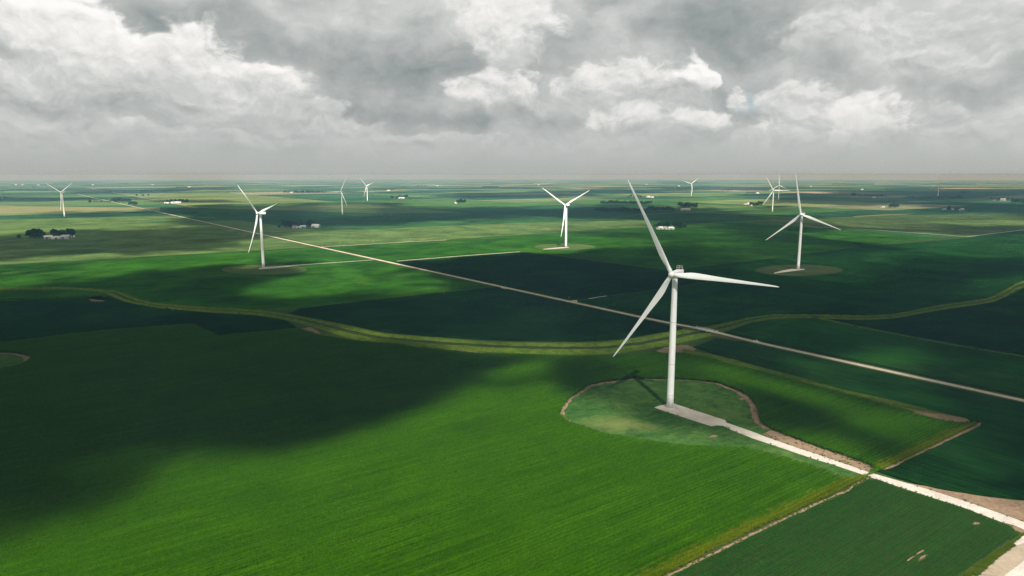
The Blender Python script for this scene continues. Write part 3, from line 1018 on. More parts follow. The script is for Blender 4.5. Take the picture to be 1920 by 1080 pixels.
        me = bpy.data.meshes.new('corn_row')
        me.from_pydata(V, [], Fc)
        me.materials.append(mat or M_cornleaf)
        return me

    def soy_row_mesh(seed, length=3.0):
        rnd = random.Random(seed)
        V, Fc = [], []
        for k in range(int(length * 22)):
            x = rnd.uniform(-length / 2, length / 2)
            a = rnd.gauss(0, .17)
            y = max(-.36, min(.36, a))
            z = .78 - 1.9 * y * y + rnd.uniform(-.16, .06)
            r = rnd.uniform(.09, .15)
            q = rnd.uniform(0, 6.28)
            tx, ty = rnd.uniform(-.4, .4), rnd.uniform(-.4, .4) + y * .9
            o = len(V)
            for j in range(4):
                ang = q + j * math.pi / 2
                dx, dy = r * math.cos(ang), r * math.sin(ang)
                V.append((x + dx, y + dy, z - dx * tx - dy * ty))
            Fc.append((o, o + 1, o + 2, o + 3))
        me = bpy.data.meshes.new('soybean_row')
        me.from_pydata(V, [], Fc)
        me.materials.append(M_soyleaf)
        return me

    def row_points(poly, spacing, step, margin_holes=(), shrink=0.2, seed=0, view_margin=40):
        """points along crop rows (direction AX) inside poly and near what the camera can see"""
        rnd = np.random.default_rng(seed)
        ca, sa = math.cos(AX), math.sin(AX)
        P = np.array([(p.x, p.y) for p in poly])
        U = P[:, 0] * ca + P[:, 1] * sa
        Vv = -P[:, 0] * sa + P[:, 1] * ca
        us = np.arange(U.min(), U.max(), step)
        vs_ = np.arange(Vv.min(), Vv.max(), spacing)
        uu, vv = np.meshgrid(us, vs_)
        uu = uu + rnd.uniform(0, step, (len(vs_), 1)) + rnd.uniform(-.1, .1, uu.shape)
        vv = vv + rnd.uniform(-.03, .03, vv.shape)
        x = (uu * ca - vv * sa).ravel()
        y = (uu * sa + vv * ca).ravel()
        # visible wedge with a margin
        half = 0.75 * (y * cp + CAM_H * sp) + view_margin
        ok = (np.abs(x) < half) & (y > 225 - view_margin)
        x, y = x[ok], y[ok]
        ok = in_poly(x, y, P)
        for h in margin_holes:
            H = np.array([(p.x, p.y) for p in h])
            ok &= ~in_poly(x, y, H)
        return x[ok], y[ok]

    def crop_object(name, xs, ys, z, meshes, seed):
        me = bpy.data.meshes.new(name)
        me.vertices.add(len(xs))
        co = np.stack([xs, ys, np.full(len(xs), z)], 1).astype(np.float32)
        me.vertices.foreach_set('co', co.ravel())
        me.update()
        ob = bpy.data.objects.new(name, me)
        C.objects.link(ob)
        src = bpy.data.collections.new(name + '_rows')                      # source rows, not linked into the scene
        for k, m in enumerate(meshes):
            so = bpy.data.objects.new('crop_row', m)
            src.objects.link(so)
        ng = bpy.data.node_groups.new(name + '_planting', 'GeometryNodeTree')
        ng.interface.new_socket('Geometry', in_out='INPUT', socket_type='NodeSocketGeometry')
        ng.interface.new_socket('Geometry', in_out='OUTPUT', socket_type='NodeSocketGeometry')
        gi = ng.nodes.new('NodeGroupInput')
        go = ng.nodes.new('NodeGroupOutput')
        ci = ng.nodes.new('GeometryNodeCollectionInfo')
        ci.inputs['Collection'].default_value = src
        ci.inputs['Separate Children'].default_value = True
        ci.inputs['Reset Children'].default_value = True
        ip = ng.nodes.new('GeometryNodeInstanceOnPoints')
        ip.inputs['Pick Instance'].default_value = True
        ri = ng.nodes.new('FunctionNodeRandomValue')
        ri.data_type = 'INT'
        ri.inputs['Min'].default_value = 0
        ri.inputs['Max'].default_value = len(meshes) - 1
        ri.inputs['Seed'].default_value = seed
        rs = ng.nodes.new('FunctionNodeRandomValue')
        rs.data_type = 'FLOAT_VECTOR'
        rs.inputs['Min'].default_value = (1, .9, .84)
        rs.inputs['Max'].default_value = (1.04, 1.12, 1.1)
        rs.inputs['Seed'].default_value = seed + 1
        fl = ng.nodes.new('FunctionNodeRandomValue')
        fl.data_type = 'INT'
        fl.inputs['Min'].default_value = 0
        fl.inputs['Max'].default_value = 1
        fl.inputs['Seed'].default_value = seed + 2
        mu = ng.nodes.new('ShaderNodeMath')
        mu.operation = 'MULTIPLY_ADD'
        mu.inputs[1].default_value = math.pi
        mu.inputs[2].default_value = AX
        cx = ng.nodes.new('ShaderNodeCombineXYZ')
        L = ng.links.new
        L(fl.outputs[2], mu.inputs[0])
        L(mu.outputs[0], cx.inputs[2])
        L(gi.outputs[0], ip.inputs['Points'])
        L(ci.outputs[0], ip.inputs['Instance'])
        L(ri.outputs[2], ip.inputs['Instance Index'])
        L(cx.outputs[0], ip.inputs['Rotation'])
        L(rs.outputs[0], ip.inputs['Scale'])
        L(ip.outputs[0], go.inputs[0])
        md = ob.modifiers.new('planting', 'NODES')
        md.node_group = ng
        tag(ob, kind='stuff')
        return ob

    if CROPS:
        bare = [Gs(q) for q in (
            [(745, 647), (787, 650), (860, 656), (905, 660.5), (955, 664), (940, 666), (900, 665), (850, 660), (787, 654), (760, 651)],
            [(1225, 662), (1242, 653), (1262, 648), (1288, 647), (1306, 654), (1296, 661), (1270, 665), (1248, 666)],
            [(-60, 663), (0, 661), (30, 662), (56, 667), (62, 674), (50, 681), (20, 691), (-60, 706)],
            [(556, 617), (582, 613.5), (592, 618), (604, 628), (590, 628), (575, 622)],
            [(1740, 776), (1770, 778.5), (1812, 787), (1818, 793), (1800, 797), (1760, 791), (1700, 775)])]
        xs, ys = row_points(corn_poly, .76, 3.0, [circ_poly] + bare, seed=1)
        # outer rows along the eastern headlands are paler and yellower
        edge_d = np.full(xs.shape, 1e9)
        for ea, eb in (((1622, 899), (1606, 907)), ((1606, 907), (1536, 941)), ((1536, 941), (1440, 985)), ((1440, 985), (1250, 1079)), ((1250, 1079), (1110, 1150)), ((1836, 798), (1665, 880))):
            A_, B_ = G(*ea), G(*eb)
            dx, dy = B_.x - A_.x, B_.y - A_.y
            t_ = np.clip(((xs - A_.x) * dx + (ys - A_.y) * dy) / (dx * dx + dy * dy), 0, 1)
            edge_d = np.minimum(edge_d, np.hypot(xs - A_.x - t_ * dx, ys - A_.y - t_ * dy))
        edge_d = edge_d + np.random.default_rng(4).normal(0, .9, xs.shape)
        near_edge = edge_d < 5.5
        M_edge = leaf_mat('pale_corn_leaf', (.050, .090, .002), (.095, .125, .003), (.14, .14, .008), streaks=.8)
        crop_object('standing_corn', xs[~near_edge], ys[~near_edge], .04, [corn_row_mesh(s) for s in range(5)], 3)
        crop_object('standing_corn', xs[near_edge], ys[near_edge], .04, [corn_row_mesh(s, 3.0, M_edge) for s in range(90, 93)], 4)
        thin_spots = [Gs(q) for q in ([(1720, 1051), (1727, 1044.5), (1738, 1039), (1740, 1041), (1733, 1048), (1724, 1054)],
                                      [(1700, 1051), (1716, 1040), (1731, 1030.5), (1733, 1033), (1716, 1043.5), (1703, 1053)],
                                      [(1823, 981), (1830, 979), (1840, 981.5), (1834, 984), (1825, 984.5)])]
        for sp_ in thin_spots:
            sheet('soil_patch', densify(sp_, .8, .15, rnd), .10, M_soil)
        xs2, ys2 = row_points(Gs(SOYBR), .76, 3.0, thin_spots, seed=2)
        crop_object('standing_soybeans', xs2, ys2, .05, [soy_row_mesh(s) for s in range(20, 24)], 5)
        def tuft_mesh(seed):
            rnd = random.Random(seed)
            V, Fc = [], []
            for k in range(26):
                a, r = rnd.uniform(0, 6.28), abs(rnd.gauss(0, .35))
                x, y = r * math.cos(a), r * math.sin(a)
                h = rnd.uniform(.35, 1.0)
                q = rnd.uniform(0, 6.28)
                w = rnd.uniform(.05, .12)
                o = len(V)
                V += [(x - w * math.cos(q), y - w * math.sin(q), 0), (x + w * math.cos(q), y + w * math.sin(q), 0), (x + rnd.gauss(0, .2), y + rnd.gauss(0, .2), h)]
                Fc.append((o, o + 1, o + 2))
            me = bpy.data.meshes.new('grass_tuft')
            me.from_pydata(V, [], Fc)
            me.materials.append(M_tuft)
            return me

        M_tuft = leaf_mat('tuft_grass', (.040, .085, .007), (.095, .135, .016), (.15, .145, .035), patch=.12, transl=.3)
        rg = np.random.default_rng(8)
        tx, ty = [], []

        def scatter(poly, n):
            P = np.array([(p.x, p.y) for p in poly])
            x = rg.uniform(P[:, 0].min(), P[:, 0].max(), n * 6)
            y = rg.uniform(P[:, 1].min(), P[:, 1].max(), n * 6)
            ok = in_poly(x, y, P)
            tx.append(x[ok][:n])
            ty.append(y[ok][:n])

        def along(poly, n, spread):
            L = [(poly[i], poly[(i + 1) % len(poly)]) for i in range(len(poly))]
            w = np.array([(b - a).length for a, b in L])
            for i in rg.choice(len(L), n, p=w / w.sum()):
                p = L[i][0].lerp(L[i][1], rg.random())
                tx.append(np.array([p.x + rg.normal(0, spread)]))
                ty.append(np.array([p.y + rg.normal(0, spread)]))
        for (pn, ps) in ((DN_W, DS_W), (DN_E, DS_E)):
            n_ = Gs(pn)
            s_ = Gs(ps)
            for (u0, u1) in ((.04, .38), (.64, .97)):
                k_ = 24
                na = [n_[0].lerp(n_[-1], 0)] and n_
                sa_ = s_
                m_ = min(len(na), len(sa_))
                A_ = [na[i].lerp(sa_[i], u0) for i in range(m_)]
                B_ = [na[i].lerp(sa_[i], u1) for i in range(m_)]
                scatter(A_ + B_[::-1], 2600)
        scatter(Gs([(1280, 655), (1360, 671.5), (1440, 693.4), (1580, 731.5), (1690, 756.5), (1812, 789), (1740, 779), (1680, 765), (1590, 741), (1515, 722), (1440, 701), (1360, 682), (1275, 664)]), 1800)
        scatter(Gs([(1799, 1080), (1918, 1001.5), (1926, 1001), (1920, 1004), (1900, 1020), (1905, 1023), (1871.6, 1046), (1834, 1081)]), 900)
        along(Gs(PAD), 60, .5)
        along(circ_poly, 380, 1.3)
        along(Gs([(1431.7, 814), (1554, 847), (1644, 880), (1634, 886), (1492, 838), (1440, 820)]), 70, 1.2)
        along(Gs([(1250, 1079), (1440, 985), (1583, 921), (1630, 893), (1600, 913), (1440, 990), (1258, 1080)]), 140, .7)
        txs, tys = np.concatenate(tx), np.concatenate(ty)
        crop_object('tall_grass', txs, tys, .15, [tuft_mesh(s_) for s_ in range(60, 64)], 9)
        print('corn segments', len(xs), 'soy segments', len(xs2))

    # ---------------------------------------------------------- wind turbines
    HUB_H = 89.5
    TILT = R(5.5)
    BL = 67.5

    def revolve(prof, n=32, axis='z'):
        V, Fc = [], []
        for (r, z) in prof:
            for i in range(n):
                a = 2 * math.pi * i / n
                V.append((r * math.cos(a), r * math.sin(a), z))
        for k in range(len(prof) - 1):
            for i in range(n):
                j = (i + 1) % n
                Fc.append((k * n + i, k * n + j, (k + 1) * n + j, (k + 1) * n + i))
        Fc.append(tuple(reversed(range(n))))
        Fc.append(tuple(range((len(prof) - 1) * n, len(prof) * n)))
        return V, Fc

    def blade_mesh():
        # stations: z, chord, thickness ratio, twist in degrees, circular blend
        st = [(1.2, 2.7, 1, 0, 1), (3.5, 2.7, 1, 0, 1), (6, 2.95, .86, 14, .75), (9, 3.5, .55, 14, .35), (12, 3.95, .38, 12.5, .1), (15, 4.05, .31, 11, 0),
              (20, 3.7, .27, 8.5, 0), (27, 3.1, .24, 6, 0), (35, 2.5, .22, 4, 0), (44, 1.95, .20, 2.2, 0), (53, 1.5, .18, .8, 0), (60, 1.15, .17, 0, 0),
              (64.5, .85, .16, -.5, 0), (66.5, .55, .16, -.8, 0), (67.4, .18, .2, -1, 0)]
        n = 20
        V, Fc = [], []
        for (z, c, t, tw, rd) in st:
            yb = -5.2 * (z / BL) ** 1.9 + .0
            tw = R(tw)
            for i in range(n):
                a = 2 * math.pi * i / n
                cxr, cyr = .5 * c * math.cos(a), .5 * c * t * math.sin(a)
                # airfoil: leading edge at +x, thin trailing edge at -x
                s = .5 - .5 * math.cos(a)                               # 0 at the leading edge, 1 at the trailing edge
                th = 2.6 * (.2969 * math.sqrt(max(s, 0)) - .126 * s - .3516 * s * s + .2843 * s ** 3 - .1036 * s ** 4) * t * c * 1.92
                ax = .32 * c - s * c
                ay = th * (1 if a < math.pi else -1) * .5
                x = rd * cxr + (1 - rd) * ax
                y = rd * cyr + (1 - rd) * ay
                V.append((x * math.cos(tw) - y * math.sin(tw), x * math.sin(tw) * -1 + y * math.cos(tw) + yb, z))
        for k in range(len(st) - 1):
            for i in range(n):
                j = (i + 1) % n
                Fc.append((k * n + i, k * n + j, (k + 1) * n + j, (k + 1) * n + i))
        Fc.append(tuple(reversed(range(n))))
        Fc.append(tuple(range((len(st) - 1) * n, len(st) * n)))
        me = bpy.data.meshes.new('blade')
        me.from_pydata(V, [], Fc)
        me.materials.append(M_white)
        me.polygons.foreach_set('use_smooth', [True] * len(me.polygons))
        return me

    BLADE = blade_mesh()

    def tower_prof():
        return [(2.2, .25), (2.2, 9.0), (2.19, 9.05), (2.15, 30), (2.05, 52), (1.88, 70), (1.66, 86.6), (1.66, 87.2)]

    def make_turbine():
        root = empty('wind_turbine', (0, 0, 0))
        v, f = revolve(tower_prof(), 40)
        tw = mesh_obj('tower', v, f, M_tower, root, True)
        v, f = revolve([(3.1, -.2), (3.1, .18), (2.9, .24)], 32)
        mesh_obj('foundation', v, f, M_concrete, root)
        v, f = revolve([(2.32, .22), (2.32, .5), (2.2, .55)], 40)
        mesh_obj('base_flange', v, f, M_flange, tw)
        for zz, rr in ((9.0, 2.215), (30.0, 2.165), (58.0, 2.02)):
            v, f = revolve([(rr, zz - .09), (rr + .012, zz - .05), (rr + .012, zz + .05), (rr, zz + .09)], 40)
            mesh_obj('section_joint', v, f, M_flange, tw)
        # door with outside stair on the side of the pad
        d = R(-12)
        st = empty_mesh_stair(root, d)
        # nacelle: a long box with softened edges, a lower chin and a cooler on the rear roof
        bm = bmesh.new()
        bmesh.ops.create_cube(bm, size=1)
        for vv in bm.verts:
            vv.co.x *= 3.9
            vv.co.y = vv.co.y * 11.6 + 3.7
            vv.co.z = vv.co.z * 3.9 + HUB_H + .15
            if vv.co.y < 0:                                               # taper to the rotor
                vv.co.x *= .80
                vv.co.z = HUB_H + (vv.co.z - HUB_H) * .86
        bmesh.ops.bevel(bm, geom=list(bm.edges), offset=.35, segments=3, affect='EDGES')
        nac = bm_obj('nacelle', bm, M_white, root)
        # radiator box on top at the rear
        z0 = HUB_H + 2.08
        parts = []
        w2, dp, hh = 1.75, 1.1, 2.4
        for sx in (-w2, 0, w2):
            parts.append(box_geo(sx, 6.6, z0, .16, .25, hh))
        for zz in (0, hh * .5, hh - .1):
            parts.append(box_geo(0, 6.6, z0 + zz + .002, 2 * w2 + .2, .3, .14))
        for sx in (-w2, w2):
            parts.append(box_geo(sx, 7.4, z0, .12, 1.5, .12))
            parts.append(([(sx - .06, 6.7, z0 + hh - .1), (sx + .06, 6.7, z0 + hh - .1), (sx + .06, 8.2, z0), (sx - .06, 8.2, z0), (sx - .06, 6.7, z0 + hh - .25), (sx + .06, 6.7, z0 + hh - .25), (sx + .06, 8.0, z0), (sx - .06, 8.0, z0)], [(0, 1, 2, 3), (4, 7, 6, 5), (0, 3, 7, 4), (1, 5, 6, 2)]))
        parts.append(box_geo(-1.2, 8.6, z0, .06, .06, 2.6))
        parts.append(box_geo(1.2, 8.6, z0, .06, .06, 2.6))
        parts.append(box_geo(0, 8.6, z0 + 2.4, 2.6, .06, .06))
        v, f = join_geo(parts)
        fr = mesh_obj('cooler_frame', v, f, M_frame, nac)
        for sx in (-w2 / 2, w2 / 2):
            for zz in (.16, hh * .5 + .16):
                v, f = box_geo(sx, 6.6, z0 + zz, w2 - .22, .12, hh * .5 - .24)
                mesh_obj('cooler_panel', v, f, M_panel, fr)
        # yaw bearing under the nacelle
        v, f = revolve([(1.74, 86.7), (1.74, 87.35), (1.6, 87.7)], 32)
        mesh_obj('yaw_bearing', v, f, M_flange, root, True)
        return root

    def empty_mesh_stair(root, d):
        """short steel stair from the tower door down to the pad"""
        parts = []
        for i in range(8):
            parts.append(box_geo(2.35 + .9 + i * .38, 0, 2.05 - i * .26, .34, 1.0, .05))
        parts.append(box_geo(2.85, 0, 2.2, 1.1, 1.3, .08))
        for sy in (-.55, .55):
            for i in (0, 3, 7):
                parts.append(box_geo(2.9 + i * .42, sy, max(.2, 2.2 - i * .28), .06, .06, 1.1))
            x0, zt, x1, zb = 2.9, 3.25, 2.9 + 7 * .42, 1.3
            parts.append(([(x0, sy - .03, zt), (x0, sy + .03, zt), (x1, sy + .03, zb), (x1, sy - .03, zb), (x0, sy - .03, zt + .07), (x0, sy + .03, zt + .07), (x1, sy + .03, zb + .07), (x1, sy - .03, zb + .07)],
                          [(0, 1, 2, 3), (4, 7, 6, 5), (0, 3, 7, 4), (1, 5, 6, 2), (0, 4, 5, 1), (3, 2, 6, 7)]))
        v, f = join_geo(parts)
        o = mesh_obj('door_stair', v, f, M_flange, root)
        o.rotation_euler = (0, 0, d)
        v, f = box_geo(2.2, 0, 2.3, .12, .95, 2.2)
        dd = mesh_obj('tower_door', v, f, M_frame, root)
        dd.rotation_euler = (0, 0, d)
        return o

    def hub_mesh():
        prof = [(.05, -2.75), (.8, -2.55), (1.45, -2.0), (1.85, -1.2), (2.02, -.3), (2.02, .7), (1.9, 1.2), (1.7, 1.45)]
        v, f = revolve(prof, 32)
        # axis along y (nose towards -y)
        v = [(x, z, -y) for (x, y, z) in v]
        me = bpy.data.meshes.new('hub')
        me.from_pydata(v, [], f)
        me.materials.append(M_white)
        me.polygons.foreach_set('use_smooth', [True] * len(me.polygons))
        return me

    HUBM = hub_mesh()
    OFF = 5.3
    TURB = [
        # base pixel, yaw, rotor angle, label
        ((1256, 765), -36.5, 91.0, 'tall white three-bladed wind turbine closest to the camera, on a pale gravel pad'),
        ((494, 501), -34.9, 72.8, 'white wind turbine left of the long gravel road, second largest in the left half'),
        ((1061, 464), -36, 62.0, 'white wind turbine with two blades raised in a V, left of the closest turbine'),
        ((1496.5, 505.5), -41, 108.8, 'white wind turbine with one blade straight up, in a brown round clearing'),
        ((1448, 397.5), -30, 91.0, 'distant white wind turbine beside farm trees with one blade pointing level to the right'),
        ((121, 406), -12, 58.5, 'distant white wind turbine at the far left beyond the white farm sheds'),
        ((642, 402), -25, 26.9, 'hazy wind turbine left of centre with one blade stretched out to the left'),
        ((689, 377), -33, 72.0, 'smaller hazy wind turbine directly right of the one with a blade stretched left'),
        ((1296, 367.5), -25, 49.0, 'small hazy wind turbine standing behind the pink farm building and its trees'),
        ((1459.5, 374.5), -29, 117.4, 'faint wind turbine half hidden behind the blades of the turbine beside the farm trees'),
        ((1758.5, 369), -30, 1.0, 'faintest wind turbine at the far right above the long dark tree belt'),
    ]
    proto = make_turbine()
    roots = [proto] + [copy_tree(proto) for _ in TURB[1:]]
    TP = []
    for t, (b, psi, roll, lab) in zip(roots, TURB):
        base = G(*b)
        t.location = (base.x, base.y, 0.2)
        t.rotation_euler = (0, 0, R(psi))
        tag(t, lab, 'wind turbine', 'wind turbines across the plain')
        h = bpy.data.objects.new('hub', HUBM)
        C.objects.link(h)
        h.parent = t
        M0 = Matrix.Translation((0, -OFF, HUB_H)) @ Matrix.Rotation(-TILT, 4, 'X')
        h.matrix_local = M0
        for k in range(3):
            bl = bpy.data.objects.new('blade', BLADE)
            C.objects.link(bl)
            bl.parent = t
            bl.matrix_local = M0 @ Matrix.Rotation(R(roll + 120 * k), 4, 'Y')
        TP.append(t)
    if True:
        # the first turbine keeps its stair towards the pad: turn the door to the pad side
        for o in TP[0].children:
            if o.name.startswith(('door_stair', 'tower_door')):
                o.rotation_euler = (0, 0, R(-20) - R(TURB[0][1]))

    # ---------------------------------------------------------- trees
    def tree_meshes(seed, h, wide):
        rnd = random.Random(seed)
        lumps = []
        for k in range(9):
            a = rnd.uniform(0, 6.28)
            rr = wide * rnd.uniform(.1, .62)
            lumps.append((rr * math.cos(a), rr * math.sin(a), h * rnd.uniform(.38, .78), wide * rnd.uniform(.30, .5)))
        lumps.append((0, 0, h * .8, wide * .42))
        V, Fc = [], []
        for (lx, ly, lz, lr) in lumps:
            for k in range(44):
                d = Vector((rnd.gauss(0, 1), rnd.gauss(0, 1), rnd.gauss(0, 1))).normalized()
                rad = lr * rnd.uniform(.55, 1.08)
                c = Vector((lx, ly, lz)) + Vector((d.x * rad, d.y * rad, d.z * rad * .85))
                if c.z < h * .14:
                    continue
                n = (d + Vector((rnd.gauss(0, .5), rnd.gauss(0, .5), rnd.gauss(0, .5)))).normalized()
                t1 = n.orthogonal().normalized()
                t2 = n.cross(t1)
                sz = rnd.uniform(.8, 1.55) * (h / 14)
                q = rnd.uniform(0, 6.28)
                o = len(V)
                for j in range(4):
                    ang = q + j * math.pi / 2
                    r2 = sz * rnd.uniform(.7, 1.2)
                    V.append(tuple(c + t1 * (r2 * math.cos(ang)) + t2 * (r2 * math.sin(ang)) + n * rnd.uniform(-.15, .15) * sz))
                Fc.append((o, o + 1, o + 2, o + 3))
        crown = bpy.data.meshes.new('crown')
        crown.from_pydata(V, [], Fc)
        crown.materials.append(M_tree)
        V, Fc = [], []

        def limb(a, b, ra, rb):
            ax = (b - a).normalized()
            t1 = ax.orthogonal().normalized()
            t2 = ax.cross(t1)
            o = len(V)
            for (p, r) in ((a, ra), (b, rb)):
                for i in range(6):
                    an = math.pi * i / 3
                    V.append(tuple(p + t1 * (r * math.cos(an)) + t2 * (r * math.sin(an))))
            for i in range(6):
                j = (i + 1) % 6
                Fc.append((o + i, o + j, o + 6 + j, o + 6 + i))
        limb(Vector((0, 0, -.2)), Vector((0, 0, h * .35)), .03 * h, .022 * h)
        limb(Vector((0, 0, h * .35)), Vector((.1, .1, h * .75)), .022 * h, .008 * h)
        for (lx, ly, lz, lr) in lumps[:5]:
            limb(Vector((0, 0, h * rnd.uniform(.2, .35))), Vector((lx, ly, lz)), .013 * h, .005 * h)
        trunk = bpy.data.meshes.new('trunk')
        trunk.from_pydata(V, [], Fc)
        trunk.materials.append(M_bark)
        return crown, trunk

    TREES = [tree_meshes(40 + i, hh, ww) for i, (hh, ww) in enumerate([(14, 7.5), (12, 6.0), (16, 8.0), (10, 6.5), (15, 5.5)])]
    TH = [14, 12, 16, 10, 15]
    rt = random.Random(77)

    def tree(loc, h, label, group=None, name='broadleaf_tree', k=None):
        k = rt.randrange(len(TREES)) if k is None else k
        t = empty(name, loc, rt.uniform(0, 6.28))
        s_ = h / TH[k]
        t.scale = (s_ * rt.uniform(.9, 1.15), s_ * rt.uniform(.9, 1.15), s_)
        for nm, me in zip(('crown', 'trunk'), TREES[k]):
            o = bpy.data.objects.new(nm, me)
            C.objects.link(o)
            o.parent = t
        tag(t, label, 'tree', group)
        return t

    def clump(x0, x1, y, n, h0, h1, label, group, dy=0.8):
        h0, h1 = h0 * 1.25, h1 * 1.25
        """trees between two pixels of the ground line y"""
        for i in range(n):
            x = x0 + (x1 - x0) * (i + rt.uniform(.2, .8)) / n
            p = G(x, y + rt.uniform(-dy, dy * .3))
            tree((p.x, p.y, 0), rt.uniform(h0, h1), ('leftmost ' if i == 0 else 'rightmost ' if i == n - 1 else 'inner ') + label, group)

    # farm at the far left (white sheds)
    p = G(36.5, 447.5)
    tree((p.x, p.y, 0), 11, 'small round tree standing alone left of the far-left farm', k=3)
    clump(52, 80, 447.2, 8, 13, 21, 'dark tree in the big clump left of the white farm sheds', 'trees left of the white farm sheds', 1.2)
    clump(98, 122, 443.4, 6, 10, 15, 'tree rising behind the long white farm shed at far left', 'trees behind the long white shed', .8)
    clump(126, 137, 443.5, 3, 13, 19, 'tree behind the grey gabled barn at far left', 'trees behind the grey barn', .6)
    # farm by the long road
    p = G(523.5, 427)
    tree((p.x, p.y, 0), 9, 'low dark tree at the left end of the farm below the hazy turbines', k=3)
    clump(531, 549, 426.8, 6, 11, 18, 'dark tree left of the small tan farmhouse', 'trees left of the tan farmhouse', .8)
    clump(549, 569, 424.2, 5, 11, 17, 'dark tree behind the tan farmhouse and its sheds', 'trees behind the tan farmhouse', .6)
    clump(577, 586, 424.5, 3, 13, 17, 'dark tree between the grey shed and the white arched barn', 'trees beside the white arched barn', .6)
    # farm right of the closest turbine's upper blade
    clump(1225, 1234, 427, 2, 8, 11, 'low tree against the upper blade of the closest turbine', 'low trees by the upper blade')
    clump(1234, 1243, 425.5, 3, 8, 12, 'tree left of the big round tree behind the white sheds', 'trees left of the big round tree')
    p = G(1251, 426)
    tree((p.x, p.y, 0), 20, 'big round dark tree behind the white sheds beside the upper turbine blade', k=0)
    clump(1264, 1284, 427, 7, 10, 16, 'dark tree in the clump right of the white sheds by the blade', 'trees right of the white sheds by the blade', .9)
    # woods in the middle distance
    clump(1118, 1212, 398.2, 56, 11, 17, 'tree in the dark front shelter belt crossed by the turbine blade', 'front shelter belt', 1.4)
    clump(1212, 1264, 395.5, 24, 10, 17, 'tree in the looser grove right of the blade, left of the pink building', 'grove left of the pink building', 1.6)
    clump(1126, 1222, 383.2, 40, 11, 17, 'tree in the rear shelter belt behind the dark front belt', 'rear shelter belt', 1.2)
    clump(1274, 1308, 389.5, 14, 14, 21, 'tree in the square grove above the pink building', 'grove above the pink building', 1.2)
    clump(1178, 1204, 370.5, 6, 10, 18, 'tree near the white sheds under the small hazy turbine', 'trees by the distant white sheds')
    clump(1405, 1430, 386.2, 9, 12, 20, 'tree in the farm grove touched by the turbine blade tip', 'farm grove under the blade tip', 1.4)
    # left distance along the road
    p = G(169, 381)
    tree((p.x, p.y, 0), 22, 'lone big tree at the left end of the roadside hedge', k=0)
    clump(176, 208, 379.5, 9, 6, 9, 'low hedge tree between the lone tree and the roadside wood', 'low roadside hedge', .4)
    clump(208, 244, 379.5, 13, 13, 22, 'tree in the roadside wood where the gravel road fades left', 'roadside wood at left', 1.2)
    clump(241, 256, 385.5, 6, 12, 17, 'tree in the small clump at the foot of the roadside wood', 'clump below the roadside wood', 1.6)
    for x in (256, 268, 278.5):
        p = G(x, 368)
        tree((p.x, p.y, 0), 17, 'round tree in the loose row of three beyond the roadside wood', 'loose row of three trees')
    clump(334, 352, 380.4, 6, 12, 19, 'tree right of the white farm buildings beyond the gravel road', 'trees right of the white farm beyond the road')
    clump(312, 336, 378.6, 5, 9, 14, 'tree behind the white farm buildings beyond the gravel road', 'trees behind the white farm beyond the road', .4)
    # centre distance
    clump(733, 748, 372.2, 4, 12, 17, 'tree left of the low white shed in the centre distance', 'trees left of the central white shed')
    clump(748, 764, 371.2, 5, 13, 20, 'tree behind the low white shed in the centre distance', 'trees behind the central white shed')
    clump(857, 872, 381.5, 5, 14, 20, 'tree beside the small white house at centre', 'trees by the small white house')
    clump(530, 606, 361.5, 18, 12, 18, 'hazy tree of the long grove above the left turbine', 'hazy grove above the left turbine', .5)
    # right distance
    clump(1666, 1684, 389.5, 6, 13, 18, 'tree in the dense little grove right of the small white shed', 'grove beside the small white shed')
    p = G(1779, 394.5)
    tree((p.x, p.y, 0), 21, 'dark round tree among the grey sheds at right', k=0)
    clump(1596, 1606, 369, 3, 18, 24, 'tall hazy tree at the left of the broken row at right', 'tall hazy trees at right')
    clump(1610, 1662, 369.4, 13, 11, 17, 'hazy tree of the broken row left of the long dark belt', 'broken hazy row')
    clump(1697, 1806, 373.2, 40, 11, 16, 'tree of the long dark belt below the faintest turbine', 'long dark belt', .7)
    clump(1896, 1935, 381.5, 8, 16, 24, 'dark tree at the right edge beyond the white gabled house', 'trees at the right edge')
    clump(1858, 1900, 374.6, 9, 11, 16, 'hazy tree around the white gabled house at far right', 'trees around the gabled house')

    # hazy tree belts beyond counting on the horizon
    def tree_belt(x0, x1, y, seed, h=14):
        rnd = random.Random(seed)
        V, Fc = [], []
        a, b = G(x0, y), G(x1, y)
        L = (b - a).length
        n = max(6, int(L / 9))
        for i in range(n):
            c = a.lerp(b, (i + rnd.random()) / n)
            hh = h * rnd.uniform(.6, 1.2)
            r = rnd.uniform(4, 8)
            for k in range(12):
                o = len(V)
                cc = Vector((c.x + rnd.gauss(0, r * .6), c.y + rnd.gauss(0, r * .6), hh * rnd.uniform(.15, .9)))
                for j in range(4):
                    an = j * math.pi / 2 + rnd.uniform(-.3, .3)
                    V.append((cc.x + 2.6 * math.cos(an), cc.y + rnd.uniform(-2, 2), cc.z + 2.6 * math.sin(an)))
                Fc.append((o, o + 1, o + 2, o + 3))
        o = mesh_obj('distant_woods', V, Fc, M_tree)
        tag(o, kind='stuff')

    rb = random.Random(5)
    for (x0, x1, y) in [(-30, 17, 373), (192, 208, 361.5), (264, 284, 359.5), (330, 350, 352), (700, 740, 356), (780, 800, 349.5), (905, 935, 351), (1270, 1280, 356), (1352, 1372, 357.5), (1400, 1420, 362.5), (1660, 1700, 356),
                        (1800, 1816, 362.5), (60, 66, 351.5), (920, 1000, 345), (1560, 1640, 346), (1700, 1830, 345.5), (440, 520, 345), (1040, 1100, 343.5), (1240, 1330, 344), (100, 240, 344.5), (600, 700, 343.5), (1850, 1935, 344)]:
        tree_belt(x0, x1, y, rb.randrange(9999), 15)

